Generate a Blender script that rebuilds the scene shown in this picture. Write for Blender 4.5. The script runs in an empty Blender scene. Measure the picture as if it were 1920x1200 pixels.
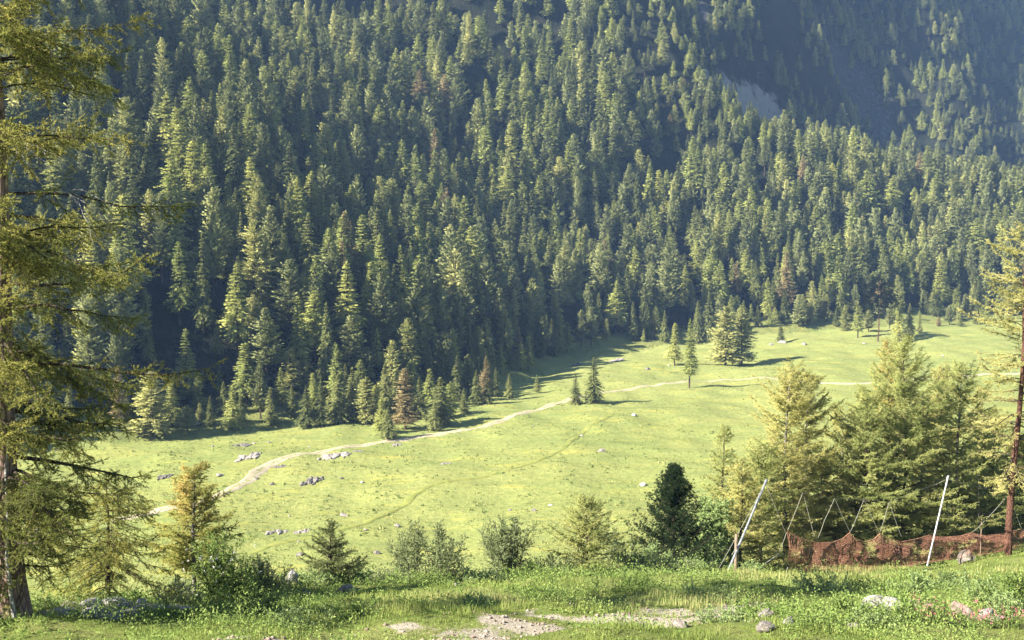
import bpy, math
import numpy as np

# ---------------------------------------------------------------- camera, sky, sun, exposure
SC = bpy.context.scene
FPX = 960.0 / math.tan(math.radians(22.5))          # focal length in pixels of the 1920 px wide photograph
PITCH = math.atan(150.0 / FPX)
cam_data = bpy.data.cameras.new("camera")
cam_data.sensor_width = 36.0
cam_data.lens = 18.0 / math.tan(math.radians(22.5))
cam_data.clip_start = 0.5
cam_data.clip_end = 6000.0
cam = bpy.data.objects.new("camera", cam_data)
SC.collection.objects.link(cam)
cam.location = (0, 0, 0)
cam.rotation_euler = (math.pi / 2 - PITCH, 0, 0)
SC.camera = cam

SUN_ELEV = math.radians(33.0)
SUN_AZ = math.radians(-120.0)                          # clockwise from +Y (the view direction): the sun stands to the left
world = bpy.data.worlds.new("World")
SC.world = world
world.use_nodes = True
wn = world.node_tree
bg = wn.nodes["Background"]
sky = wn.nodes.new("ShaderNodeTexSky")
sky.sky_type = 'NISHITA'
sky.sun_disc = False
sky.sun_elevation = SUN_ELEV
sky.sun_rotation = SUN_AZ
sky.altitude = 1800
wn.links.new(sky.outputs[0], bg.inputs[0])
bg.inputs[1].default_value = 0.05
sun_data = bpy.data.lights.new("sun", 'SUN')
sun_data.energy = 5.0
sun_data.angle = math.radians(0.5)
sun_data.color = (1.0, 0.93, 0.80)
sun = bpy.data.objects.new("sun", sun_data)
SC.collection.objects.link(sun)
sun.rotation_euler = (math.pi / 2 - SUN_ELEV, 0, -SUN_AZ + math.pi)
# a sun lamp shines along its local -Z: turn it so that the light arrives from the sun's azimuth
from mathutils import Vector
sd = Vector((math.sin(SUN_AZ) * math.cos(SUN_ELEV), math.cos(SUN_AZ) * math.cos(SUN_ELEV), math.sin(SUN_ELEV)))
sun.rotation_euler = sd.to_track_quat('Z', 'Y').to_euler()

SC.view_settings.view_transform = 'Standard'
SC.view_settings.look = 'None'
SC.view_settings.exposure = 2.05
SC.view_settings.gamma = 1.0
SC.cycles.max_bounces = 5
SC.cycles.diffuse_bounces = 3
SC.cycles.glossy_bounces = 1
SC.cycles.transmission_bounces = 2
SC.cycles.transparent_max_bounces = 4
SC.cycles.volume_bounces = 0
SC.cycles.use_denoising = True

COL = SC.collection
PI = math.pi
rng = np.random.default_rng(11)

# ---------------------------------------------------------------- geometry helpers
class Geo:
    """Collects vertices and faces, built as ONE mesh."""
    def __init__(self):
        self.v, self.f, self.m, self.t, self.n, self.r = [], [], [], [], 0, []
    def add(self, V, F, mat=0, tint=0.5, rad=None):
        V = np.asarray(V, float).reshape(-1, 3)
        F = np.asarray(F, np.int64)
        self.v.append(V)
        self.f.append(F + self.n)
        self.m.append(np.full(len(F), mat, np.int32))
        self.t.append(np.broadcast_to(np.asarray(tint, float), (len(V),)).copy())
        self.r.append(np.zeros((len(V), 3)) if rad is None else rad)
        self.n += len(V)
        return self
    def arrays(self):
        return np.concatenate(self.v), self.f, self.m, np.concatenate(self.t)
    def mesh(self, name, mats, smooth=False):
        me = bpy.data.meshes.new(name)
        V, F, M, T = self.arrays()
        me.vertices.add(len(V))
        me.vertices.foreach_set("co", V.astype(np.float32).ravel())
        loops = np.concatenate([f.ravel() for f in F]).astype(np.int32)
        sizes = np.concatenate([np.full(len(f), f.shape[1], np.int32) for f in F])
        starts = np.concatenate([[0], np.cumsum(sizes)[:-1]]).astype(np.int32)
        me.loops.add(len(loops))
        me.loops.foreach_set("vertex_index", loops)
        me.polygons.add(len(sizes))
        me.polygons.foreach_set("loop_start", starts)
        me.polygons.foreach_set("material_index", np.concatenate(M))
        if smooth:
            me.polygons.foreach_set("use_smooth", np.ones(len(sizes), bool))
        at = me.attributes.new("tint", 'FLOAT', 'POINT')
        at.data.foreach_set("value", T.astype(np.float32))
        rd = np.concatenate(self.r)
        if len(rd) == len(V) and rd.any():
            ar = me.attributes.new("radial", 'FLOAT_VECTOR', 'POINT')
            ar.data.foreach_set("vector", rd.astype(np.float32).ravel())
        for m in mats:
            me.materials.append(m)
        me.update(calc_edges=True)
        return me

def norm(a):
    return a / np.maximum(np.linalg.norm(a, axis=-1, keepdims=True), 1e-9)

def tubes(P, R, S=5):
    """Batch of tubes: P (N,K,3) centre lines, R (N,K) radii -> vertices, quads."""
    P = np.asarray(P, float); R = np.asarray(R, float)
    N, K, _ = P.shape
    T = norm(np.gradient(P, axis=1))
    ref = np.where(np.abs(T[..., 2:3]) > 0.9, np.array([1.0, 0, 0]), np.array([0, 0, 1.0]))
    A = norm(np.cross(T, ref)); B = np.cross(T, A)
    an = np.arange(S) * 2 * PI / S
    ring = A[:, :, None] * np.cos(an)[:, None] + B[:, :, None] * np.sin(an)[:, None]
    V = P[:, :, None] + ring * R[:, :, None, None]
    idx = np.arange(N * K * S).reshape(N, K, S)
    a = idx[:, :-1]; b = idx[:, 1:]
    F = np.stack([a, np.roll(a, -1, 2), np.roll(b, -1, 2), b], -1).reshape(-1, 4)
    return V.reshape(-1, 3), F

def kites(P, D, Wd, L, W, mid=0.45):
    """Leaf or spray shaped quads: base P, direction D, width direction Wd, length L, width W."""
    L = np.asarray(L)[:, None]; W = np.asarray(W)[:, None]
    c = P + D * L * mid
    V = np.stack([P, c + Wd * W * 0.5, P + D * L, c - Wd * W * 0.5], 1)
    F = np.arange(len(P) * 4).reshape(-1, 4)
    return V.reshape(-1, 3), F

def needles(P, D, Wd, L, W):
    L = np.asarray(L)[:, None]; W = np.asarray(W)[:, None]
    V = np.stack([P + Wd * W * 0.5, P + D * L, P - Wd * W * 0.5], 1)
    return V.reshape(-1, 3), np.arange(len(P) * 3).reshape(-1, 3)

def rand_unit(r, n):
    return norm(r.normal(size=(n, 3)))

def perp(D, r):
    return norm(np.cross(D, rand_unit(r, len(D))))

# ---------------------------------------------------------------- materials
def new_mat(name):
    m = bpy.data.materials.new(name); m.use_nodes = True
    nt = m.node_tree
    for n in list(nt.nodes): nt.nodes.remove(n)
    out = nt.nodes.new("ShaderNodeOutputMaterial")
    return m, nt, out

def N(nt, t, **kw):
    n = nt.nodes.new(t)
    for k, v in kw.items(): setattr(n, k, v)
    return n

def ramp(nt, fac, stops):
    r = N(nt, "ShaderNodeValToRGB")
    e = r.color_ramp.elements
    while len(e) < len(stops): e.new(0.5)
    for el, (p, c) in zip(e, stops):
        el.position = p; el.color = (*c, 1)
    nt.links.new(fac, r.inputs[0])
    return r.outputs[0]

def mixc(nt, fac, a, b, mode='MIX'):
    m = N(nt, "ShaderNodeMix", data_type='RGBA', blend_type=mode)
    if isinstance(fac, (int, float)): m.inputs[0].default_value = fac
    else: nt.links.new(fac, m.inputs[0])
    for s, x in ((m.inputs[6], a), (m.inputs[7], b)):
        if isinstance(x, tuple): s.default_value = (*x, 1)
        else: nt.links.new(x, s)
    return m.outputs[2]

def math_(nt, op, a, b=None, clamp=False):
    m = N(nt, "ShaderNodeMath", operation=op, use_clamp=clamp)
    for s, x in zip(m.inputs, (a, b)):
        if x is None: continue
        if isinstance(x, (int, float)): s.default_value = x
        else: nt.links.new(x, s)
    return m.outputs[0]

def noise(nt, scale, detail=4, rough=0.55, vec=None, dist=0.0):
    n = N(nt, "ShaderNodeTexNoise")
    n.inputs["Scale"].default_value = scale
    n.inputs["Detail"].default_value = detail
    n.inputs["Roughness"].default_value = rough
    n.inputs["Distortion"].default_value = dist
    if vec is not None: nt.links.new(vec, n.inputs["Vector"])
    return n.outputs["Fac"]

def position(nt, scale=None):
    g = N(nt, "ShaderNodeNewGeometry").outputs["Position"]
    if scale is None: return g
    mp = N(nt, "ShaderNodeMapping"); mp.inputs["Scale"].default_value = scale
    nt.links.new(g, mp.inputs["Vector"])
    return mp.outputs[0]

def obj_coord(nt, scale=None):
    g = N(nt, "ShaderNodeTexCoord").outputs["Object"]
    if scale is None: return g
    mp = N(nt, "ShaderNodeMapping"); mp.inputs["Scale"].default_value = scale
    nt.links.new(g, mp.inputs["Vector"])
    return mp.outputs[0]

def attr(nt, name):
    return N(nt, "ShaderNodeAttribute", attribute_name=name).outputs["Fac"]

def foliage(name, dark, mid, light, transl=0.3, spread=0.5, soft=0.0):
    """Leaves and needles: hue differs from clump to clump and from plant to plant."""
    m, nt, out = new_mat(name)
    t = attr(nt, "tint")
    r = N(nt, "ShaderNodeObjectInfo").outputs["Random"]
    f = math_(nt, 'ADD', t, math_(nt, 'MULTIPLY', math_(nt, 'SUBTRACT', r, 0.5), spread), True)
    c = ramp(nt, f, [(0.0, dark), (0.5, mid), (1.0, light)])
    d = N(nt, "ShaderNodeBsdfDiffuse"); tr = N(nt, "ShaderNodeBsdfTranslucent")
    nt.links.new(c, d.inputs[0]); nt.links.new(c, tr.inputs[0])
    if soft:                                     # sprays shade together as one crown: normals lean outward from the stem
        av = N(nt, "ShaderNodeAttribute", attribute_name="radial")
        vt = N(nt, "ShaderNodeVectorTransform", vector_type='NORMAL', convert_from='OBJECT', convert_to='WORLD')
        nt.links.new(av.outputs["Vector"], vt.inputs[0])
        gn = N(nt, "ShaderNodeNewGeometry").outputs["Normal"]
        sc = N(nt, "ShaderNodeVectorMath", operation='SCALE'); sc.inputs["Scale"].default_value = soft
        nt.links.new(vt.outputs[0], sc.inputs[0])
        ad = N(nt, "ShaderNodeVectorMath", operation='ADD'); nt.links.new(sc.outputs[0], ad.inputs[0]); nt.links.new(gn, ad.inputs[1])
        no = N(nt, "ShaderNodeVectorMath", operation='NORMALIZE'); nt.links.new(ad.outputs[0], no.inputs[0])
        nt.links.new(no.outputs[0], d.inputs["Normal"])
    mx = N(nt, "ShaderNodeMixShader"); mx.inputs[0].default_value = transl
    nt.links.new(d.outputs[0], mx.inputs[1]); nt.links.new(tr.outputs[0], mx.inputs[2])
    nt.links.new(mx.outputs[0], out.inputs[0])
    return m

def principled(nt, out, color, rough=0.9, bump=None, bump_d=0.02, strength=0.8, spec=0.2, metal=0.0):
    p = N(nt, "ShaderNodeBsdfPrincipled")
    if isinstance(color, tuple): p.inputs["Base Color"].default_value = (*color, 1)
    else: nt.links.new(color, p.inputs["Base Color"])
    if isinstance(rough, (int, float)): p.inputs["Roughness"].default_value = rough
    else: nt.links.new(rough, p.inputs["Roughness"])
    p.inputs["Specular IOR Level"].default_value = spec
    p.inputs["Metallic"].default_value = metal
    if bump is not None:
        b = N(nt, "ShaderNodeBump"); b.inputs["Strength"].default_value = strength
        b.inputs["Distance"].default_value = bump_d
        nt.links.new(bump, b.inputs["Height"]); nt.links.new(b.outputs[0], p.inputs["Normal"])
    nt.links.new(p.outputs[0], out.inputs[0])
    return p

def bark(name, a, b, lichen=None, scale=(9, 9, 2.2)):
    m, nt, out = new_mat(name)
    v = obj_coord(nt, scale)
    vo = N(nt, "ShaderNodeTexVoronoi", feature='DISTANCE_TO_EDGE'); vo.inputs["Scale"].default_value = 1.6
    nt.links.new(v, vo.inputs["Vector"])
    n1 = noise(nt, 2.0, 6, 0.65, v)
    c = ramp(nt, n1, [(0.3, a), (0.7, b)])
    crack = ramp(nt, vo.outputs["Distance"], [(0.0, (0.25, 0.25, 0.25)), (0.16, (1, 1, 1))])
    c = mixc(nt, 1.0, c, crack, 'MULTIPLY')
    if lichen:
        n2 = noise(nt, 3.2, 5, 0.6, obj_coord(nt))
        c = mixc(nt, ramp(nt, n2, [(0.56, (0, 0, 0)), (0.68, (0.8, 0.8, 0.8))]), c, lichen)
    h = math_(nt, 'ADD', vo.outputs["Distance"], math_(nt, 'MULTIPLY', n1, 0.6))
    principled(nt, out, c, 0.95, h, 0.05, 0.9, 0.1)
    return m

def rock_mat(name, a, b, c, scale=1.0):
    m, nt, out = new_mat(name)
    v = obj_coord(nt)
    n1 = noise(nt, 1.6 * scale, 8, 0.62, v, 0.4)
    col = ramp(nt, n1, [(0.3, a), (0.5, b), (0.72, c)])
    vo = N(nt, "ShaderNodeTexVoronoi", feature='DISTANCE_TO_EDGE'); vo.inputs["Scale"].default_value = 1.3 * scale
    nt.links.new(v, vo.inputs["Vector"])
    cr = ramp(nt, vo.outputs["Distance"], [(0.0, (0.45, 0.45, 0.45)), (0.05, (1, 1, 1))])
    col = mixc(nt, 0.7, col, cr, 'MULTIPLY')
    n2 = noise(nt, 9 * scale, 6, 0.7, v)
    principled(nt, out, col, 0.92, math_(nt, 'ADD', n1, math_(nt, 'MULTIPLY', n2, 0.4)), 0.12, 0.9, 0.15)
    return m

M = {}
M['spruce'] = foliage("spruce_needles", (0.0808, 0.0969, 0.0369), (0.178, 0.199, 0.069), (0.286, 0.296, 0.101), 0.25, 0.7, soft=1.15)
M['pine'] = foliage("stone_pine_needles", (0.118, 0.133, 0.0577), (0.23, 0.25, 0.101), (0.337, 0.352, 0.139), 0.25, 0.7, soft=1.15)
M['larch'] = foliage("larch_needles", (0.203, 0.235, 0.0736), (0.341, 0.372, 0.11), (0.48, 0.474, 0.142), 0.3, 0.7, soft=1.15)
M['brown'] = foliage("rusty_larch_needles", (0.22, 0.18, 0.085), (0.34, 0.27, 0.13), (0.44, 0.35, 0.17), 0.3, 0.5, soft=1.15)
M['round'] = foliage("olive_larch_needles", (0.213, 0.23, 0.0783), (0.353, 0.357, 0.129), (0.48, 0.459, 0.165), 0.3, 0.7, soft=1.15)
M['big_larch'] = foliage("old_larch_needles", (0.14, 0.17, 0.045), (0.30, 0.315, 0.080), (0.48, 0.44, 0.12), 0.5, 0.2, soft=0.5)
M['gold_larch'] = foliage("yellow_larch_needles", (0.33, 0.335, 0.11), (0.55, 0.53, 0.19), (0.70, 0.65, 0.27), 0.55, 0.2, soft=0.9)
M['green_larch'] = foliage("young_larch_needles", (0.25, 0.30, 0.10), (0.43, 0.465, 0.165), (0.60, 0.60, 0.24), 0.55, 0.2, soft=0.9)
M['rust_larch'] = foliage("orange_larch_needles", (0.27, 0.31, 0.085), (0.45, 0.44, 0.13), (0.60, 0.47, 0.17), 0.55, 0.1, soft=.9)
M['sapling'] = foliage("sapling_needles", (0.10, 0.125, 0.05), (0.19, 0.22, 0.085), (0.30, 0.32, 0.13), 0.4, 0.2, soft=0.8)
M['dark_pine'] = foliage("dark_pine_needles", (0.015, 0.028, 0.014), (0.030, 0.050, 0.022), (0.055, 0.080, 0.032), 0.2, 0.2)
M['leaf'] = foliage("willow_leaves", (0.147, 0.184, 0.0828), (0.248, 0.294, 0.138), (0.359, 0.396, 0.202), 0.45, 0.2)
M['leaf_green'] = foliage("bush_leaves", (0.092, 0.156, 0.0368), (0.184, 0.267, 0.069), (0.313, 0.386, 0.12), 0.45, 0.2)
M['leaf_pale'] = foliage("pale_bush_leaves", (0.193, 0.267, 0.101), (0.304, 0.396, 0.156), (0.423, 0.506, 0.221), 0.45, 0.2)
M['blossom'] = foliage("white_blossom", (0.46, 0.46, 0.414), (0.598, 0.598, 0.552), (0.718, 0.718, 0.681), 0.3, 0.1)
M['pink'] = foliage("alpine_rose_blossom", (0.331, 0.0828, 0.11), (0.46, 0.156, 0.184), (0.57, 0.276, 0.294), 0.3, 0.1)
M['grass'] = foliage("grass_blades", (0.132, 0.178, 0.046), (0.236, 0.293, 0.0747), (0.414, 0.408, 0.167), 0.45, 0.0)
M['pasture'] = foliage("pasture_tufts", (0.127, 0.176, 0.0486), (0.237, 0.277, 0.0889), (0.38, 0.378, 0.154), 0.3, 0.0)
M['trunk'] = bark("conifer_bark", (0.046, 0.0322, 0.023), (0.138, 0.101, 0.0782))
M['trunk_big'] = bark("old_larch_bark", (0.12, 0.075, 0.06), (0.36, 0.26, 0.215), (0.30, 0.28, 0.08), (7, 7, 2.0))
M['trunk_red'] = bark("reddish_larch_bark", (0.075, 0.036, 0.026), (0.17, 0.088, 0.062))
M['trunk_grey'] = bark("pale_grey_bark", (0.147, 0.129, 0.11), (0.331, 0.304, 0.267))
M['twig'] = bark("dark_twig_bark", (0.0414, 0.0322, 0.023), (0.11, 0.0874, 0.0644))
M['deadwood'] = bark("bleached_deadwood", (0.276, 0.258, 0.239), (0.506, 0.488, 0.46))
M['rock'] = rock_mat("pale_rock", (0.15, 0.13, 0.115), (0.29, 0.255, 0.228), (0.42, 0.38, 0.345))
M['rock_dark'] = rock_mat("grey_rock", (0.09, 0.08, 0.07), (0.17, 0.152, 0.135), (0.27, 0.245, 0.22))
M['rock_red'] = rock_mat("reddish_rock", (0.147, 0.101, 0.0828), (0.294, 0.221, 0.184), (0.423, 0.368, 0.331))
M['rock_white'] = rock_mat("white_rock", (0.20, 0.185, 0.17), (0.36, 0.34, 0.32), (0.50, 0.475, 0.45))

def meadow_color(nt):
    p = position(nt)
    big = noise(nt, 0.018, 3, 0.5, p, 0.6)
    mid = noise(nt, 0.075, 5, 0.6, position(nt, (0.75, 1.5, 1)), 0.8)
    fine = noise(nt, 0.9, 6, 0.72, p)
    vfine = noise(nt, 4.0, 4, 0.75, p)
    c = ramp(nt, mid, [(0.30, (0.178, 0.217, 0.069)), (0.50, (0.248, 0.276, 0.089)), (0.66, (0.308, 0.31, 0.097))])
    c = mixc(nt, ramp(nt, big, [(0.40, (0, 0, 0)), (0.64, (0.75, 0.75, 0.75))]), c, (0.295, 0.306, 0.106))
    c = mixc(nt, ramp(nt, fine, [(0.40, (0, 0, 0)), (0.62, (0.6, 0.6, 0.6))]), c, (0.132, 0.174, 0.0487))
    c = mixc(nt, ramp(nt, vfine, [(0.52, (0, 0, 0)), (0.72, (0.55, 0.55, 0.55))]), c, (0.388, 0.373, 0.154))
    yel = noise(nt, 0.12, 6, 0.7, position(nt, (0.5, 1.7, 1)), 1.2)
    c = mixc(nt, ramp(nt, yel, [(0.55, (0, 0, 0)), (0.70, (0.7, 0.7, 0.7))]), c, (0.423, 0.373, 0.0812))
    h = math_(nt, 'ADD', math_(nt, 'MULTIPLY', fine, 1.0), math_(nt, 'MULTIPLY', vfine, 0.35))
    return c, h

def meadow_mat():
    m, nt, out = new_mat("meadow_grass")
    c, h = meadow_color(nt)
    principled(nt, out, c, 1.0, h, 0.55, 0.8, 0.0)
    return m

def mountain_mat():
    m, nt, out = new_mat("forest_floor_and_rock")
    p = position(nt)
    n1 = noise(nt, 0.09, 6, 0.65, p)
    n2 = noise(nt, 0.5, 6, 0.7, position(nt, (1.4, 1.4, 0.35)), 0.6)
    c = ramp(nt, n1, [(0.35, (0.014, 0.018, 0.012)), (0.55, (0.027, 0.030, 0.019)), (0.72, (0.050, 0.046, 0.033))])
    rockc = ramp(nt, n2, [(0.30, (0.026, 0.027, 0.028)), (0.5, (0.066, 0.068, 0.070)), (0.7, (0.13, 0.132, 0.132))])
    sc = noise(nt, 1.2, 7, 0.75, p)
    screec = ramp(nt, sc, [(0.3, (0.17, 0.168, 0.16)), (0.55, (0.31, 0.30, 0.285)), (0.75, (0.50, 0.485, 0.46))])
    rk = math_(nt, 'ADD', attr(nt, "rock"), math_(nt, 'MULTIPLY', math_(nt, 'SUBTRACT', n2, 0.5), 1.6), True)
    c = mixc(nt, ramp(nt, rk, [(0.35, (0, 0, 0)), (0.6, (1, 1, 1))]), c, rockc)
    sk = math_(nt, 'ADD', attr(nt, "scree"), math_(nt, 'MULTIPLY', math_(nt, 'SUBTRACT', n1, 0.5), 1.2), True)
    c = mixc(nt, ramp(nt, sk, [(0.42, (0, 0, 0)), (0.58, (1, 1, 1))]), c, screec)
    gk = attr(nt, "grassy")
    gc, _h = meadow_color(nt)
    gk = math_(nt, 'ADD', gk, math_(nt, 'MULTIPLY', math_(nt, 'SUBTRACT', n2, 0.5), 0.9), True)
    c = mixc(nt, ramp(nt, gk, [(0.3, (0, 0, 0)), (0.75, (1, 1, 1))]), c, gc)
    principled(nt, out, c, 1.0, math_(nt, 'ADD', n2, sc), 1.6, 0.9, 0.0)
    return m

def bank_mat():
    m, nt, out = new_mat("bank_turf")
    p = position(nt)
    n1 = noise(nt, 0.45, 6, 0.65, p); n2 = noise(nt, 5, 6, 0.7, p)
    c = ramp(nt, n1, [(0.3, (0.096, 0.144, 0.0336)), (0.5, (0.163, 0.211, 0.0528)), (0.68, (0.23, 0.221, 0.0864))])
    c = mixc(nt, ramp(nt, n2, [(0.45, (0, 0, 0)), (0.7, (0.7, 0.7, 0.7))]), c, (0.106, 0.096, 0.048))
    gv = noise(nt, 14, 5, 0.8, p)
    gc = ramp(nt, gv, [(0.3, (0.23, 0.197, 0.154)), (0.55, (0.403, 0.355, 0.278)), (0.75, (0.576, 0.528, 0.442))])
    k = math_(nt, 'ADD', attr(nt, "gravel"), math_(nt, 'MULTIPLY', math_(nt, 'SUBTRACT', noise(nt, 1.6, 6, 0.75, p), 0.5), 1.8), True)
    c = mixc(nt, ramp(nt, k, [(0.38, (0, 0, 0)), (0.62, (1, 1, 1))]), c, gc)
    principled(nt, out, c, 1.0, math_(nt, 'ADD', n2, gv), 0.08, 0.9, 0.0)
    return m

def track_mat():
    m, nt, out = new_mat("pale_dirt")
    p = position(nt)
    n1 = noise(nt, 0.5, 6, 0.7, p)
    c = ramp(nt, n1, [(0.3, (0.28, 0.234, 0.154)), (0.5, (0.388, 0.331, 0.23)), (0.7, (0.495, 0.435, 0.322))])
    g = noise(nt, 0.9, 5, 0.75, p)
    k = math_(nt, 'ADD', attr(nt, "tint"), math_(nt, 'MULTIPLY', math_(nt, 'SUBTRACT', g, 0.5), 1.5), True)
    c = mixc(nt, ramp(nt, k, [(0.45, (0, 0, 0)), (0.6, (1, 1, 1))]), (0.198, 0.21, 0.0614), c)
    principled(nt, out, c, 1.0, n1, 0.2, 0.8, 0.0)
    return m

def wheel_mat():
    m, nt, out = new_mat("worn_grass")
    g = noise(nt, 0.35, 6, 0.7, position(nt), 0.5)
    c = ramp(nt, g, [(0.3, (0.13, 0.161, 0.0472)), (0.55, (0.23, 0.242, 0.0669)), (0.7, (0.277, 0.266, 0.0943))])
    principled(nt, out, c, 1.0, g, 0.3, 0.8, 0.0)
    return m

def plain_mat(name, col, rough=0.6, metal=0.0, spec=0.4, vary=0.25):
    m, nt, out = new_mat(name)
    n1 = noise(nt, 6, 5, 0.6, obj_coord(nt))
    lo = tuple(x * (1 - vary) for x in col); hi = tuple(min(0.9, x * (1 + vary)) for x in col)
    principled(nt, out, ramp(nt, n1, [(0.3, lo), (0.7, hi)]), rough, n1, 0.004, 0.4, spec, metal)
    return m

M['meadow'] = meadow_mat(); M['mountain'] = mountain_mat(); M['bank'] = bank_mat()
M['track'] = track_mat(); M['wheel'] = wheel_mat()
M['steel'] = plain_mat("galvanised_steel", (0.29, 0.30, 0.315), 0.5, 0.3, 0.5, 0.4)
M['rope'] = plain_mat("pale_rope", (0.34, 0.33, 0.28), 0.9)
M['net'] = plain_mat("faded_orange_net", (0.58, 0.285, 0.20), 0.85, 0, 0.1, 0.35)
M['stake'] = plain_mat("weathered_wood", (0.20, 0.15, 0.11), 0.95, 0, 0.1)

# ---------------------------------------------------------------- the lie of the land
def sines(seed, n, wl_lo, wl_hi):
    r = np.random.default_rng(seed)
    wl = np.exp(r.uniform(math.log(wl_lo), math.log(wl_hi), n)); a = r.uniform(0, 2 * PI, n); ph = r.uniform(0, 2 * PI, n)
    kx, ky = np.cos(a) * 2 * PI / wl, np.sin(a) * 2 * PI / wl
    amp = wl / wl_hi
    amp = amp / np.sqrt((amp ** 2).sum() / 2)
    def f(X, Y):
        o = np.zeros(np.shape(X))
        for i in range(n): o = o + amp[i] * np.sin(kx[i] * X + ky[i] * Y + ph[i])
        return o
    return f
und_meadow = sines(1, 22, 9, 70); und_ripple = sines(7, 16, 5, 14)
und_slope = sines(2, 22, 25, 160); und_bank = sines(3, 22, 1.2, 9); und_back = sines(4, 26, 18, 140)

FOOT = np.array([(-900, 60), (-500, 120), (-260, 168), (-160, 196), (-112, 226), (-84, 252), (-48, 280), (-20, 304), (-3, 352), (24, 436), (70, 486), (118, 510), (226, 566), (420, 650), (900, 840)], float)
def foot_s(X, Y):
    best = np.full(np.shape(X), 1e9); sg = np.ones(np.shape(X))
    for (x0, y0), (x1, y1) in zip(FOOT[:-1], FOOT[1:]):
        dx, dy = x1 - x0, y1 - y0
        t = np.clip(((X - x0) * dx + (Y - y0) * dy) / (dx * dx + dy * dy), 0, 1)
        d = np.hypot(X - x0 - t * dx, Y - y0 - t * dy)
        c = dx * (Y - y0) - dy * (X - x0)
        k = d < best
        best = np.where(k, d, best); sg = np.where(k, np.sign(c), sg)
    return best * sg

def sstep(x, a, b):
    t = np.clip((x - a) / (b - a), 0, 1)
    return t * t * (3 - 2 * t)

def smax(a, b, k):
    h = np.clip(0.5 + 0.5 * (a - b) / k, 0, 1)
    return b + (a - b) * h + k * h * (1 - h)

FLOOR = -42.0
def back_s(X, Y):
    return -0.62 * X + 0.785 * Y - 412.0
EDGE_X = [-60, -12, -8.4, -6.7, -2.8, 0.7, 4.7, 7.9, 16, 27.6, 60]
EDGE_Y = [28, 28.5, 29.5, 34, 40, 41, 45, 47, 58, 68, 80]
def height(X, Y):
    X = np.asarray(X, float); Y = np.asarray(Y, float)
    s = foot_s(X, Y)
    fl = FLOOR + 0.36 * und_meadow(X, Y) + 0.11 * und_ripple(X, Y) + 5.0 * sstep(Y, 380, 560) * sstep(X, 10, 140)
    sp = np.maximum(s, 0)
    a = np.where(sp < 14, sp * sp / 28, sp - 7) * 0.73
    a = a + und_slope(X, Y) * 4.0 * sstep(s, 5, 70)
    cap = np.interp(X, [20, 45, 62, 91, 121, 146, 180, 285, 500], [1500, 420, 190, 122, 90, 76, 68, 58, 56]) + 3 * und_slope(Y, X)
    a = -smax(-a, -cap, 10)
    bs = np.maximum(back_s(X, Y), 0)
    b = bs * 1.12 + und_back(X, Y) * 15 * sstep(bs, 0, 60)
    v = fl + smax(a, b, 6) * sstep(s, -0.5, 3) + 345 * np.exp(-((X + 40) ** 2 + (Y - 895) ** 2) / 150.0 ** 2)  # unseen summit above the view, added to cast shade on the far right slope
    e = np.interp(X, EDGE_X, EDGE_Y)
    over = np.maximum(Y - e, 0)
    bank = -2.0 - 0.23 * Y + 0.16 * np.maximum(X - 20, 0) + 0.11 * und_bank(X, Y) - 0.55 * np.where(over < 4, over * over / 8, over - 2)
    bank = bank - 0.35 * sstep(Y, 40, 49) * sstep(X, 8, 13)
    bank = np.where(Y < 0, -2.0 - 0.1 * Y + 0.1 * und_bank(X, Y), bank)
    return np.where(Y < 220, smax(v, bank, 1.5), v)

def hgt(x, y):
    return float(height(np.array([x]), np.array([y]))[0])

CP, SP = math.cos(PITCH), math.sin(PITCH)
def ray(px, py):
    x, up = (px - 960) / FPX, (600 - py) / FPX
    return np.array([x, CP + up * SP, -SP + up * CP])
def to_px(P):
    P = np.asarray(P, float)
    f = P[..., 1] * CP - P[..., 2] * SP
    u = P[..., 1] * SP + P[..., 2] * CP
    return 960 + FPX * P[..., 0] / f, 600 - FPX * u / f, f
def hit(px, py, t0=85.0, t1=1500.0):
    """Where the line of sight of a photograph pixel meets the land."""
    d = ray(px, py)
    t = np.geomspace(t0, t1, 1500)
    z = d[2] * t - height(d[0] * t, d[1] * t)
    k = np.argmax(z < 0)
    if not (z < 0).any(): return None
    ta, tb = (t[k - 1], t[k]) if k else (t[0], t[0])
    for _ in range(12):
        tm = (ta + tb) / 2
        if d[2] * tm < hgt(d[0] * tm, d[1] * tm): tb = tm
        else: ta = tm
    x, y = d[0] * tb, d[1] * tb
    return np.array([x, y, hgt(x, y)])
def at_depth(px, depth):
    """The point of the near bank in the column of a pixel, at a distance along the view."""
    x = (px - 960) / FPX * depth
    for _ in range(6):
        z = hgt(x, depth)
        x = (px - 960) / FPX * (depth * CP - z * SP)
    return np.array([x, depth, hgt(x, depth)])

# ---------------------------------------------------------------- object helpers
def obj(name, me, parent=None):
    o = bpy.data.objects.new(name, me)
    COL.objects.link(o)
    if parent is not None: o.parent = parent
    return o
def tag(o, label=None, cat=None, group=None, kind=None):
    if label: o["label"] = label
    if cat: o["category"] = cat
    if group: o["group"] = group
    if kind: o["kind"] = kind
    return o
def thing(name, loc, label, cat, group=None, rz=0.0, scale=None):
    o = obj(name, None)
    o.location = loc; o.rotation_euler = (0, 0, rz)
    o.empty_display_size = 0.3
    if scale is not None: o.scale = scale
    return tag(o, label, cat, group)
def dup(root, loc, label, group=None, rz=0.0, scale=None):
    r = root.copy(); COL.objects.link(r)
    r.location = loc; r.rotation_euler = (0, 0, rz)
    if scale is not None: r.scale = scale
    r["label"] = label
    if group: r["group"] = group
    for ch in root.children:
        c = ch.copy(); COL.objects.link(c); c.parent = r
        for g in ch.children:
            d = g.copy(); COL.objects.link(d); d.parent = c
    return r

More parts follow.
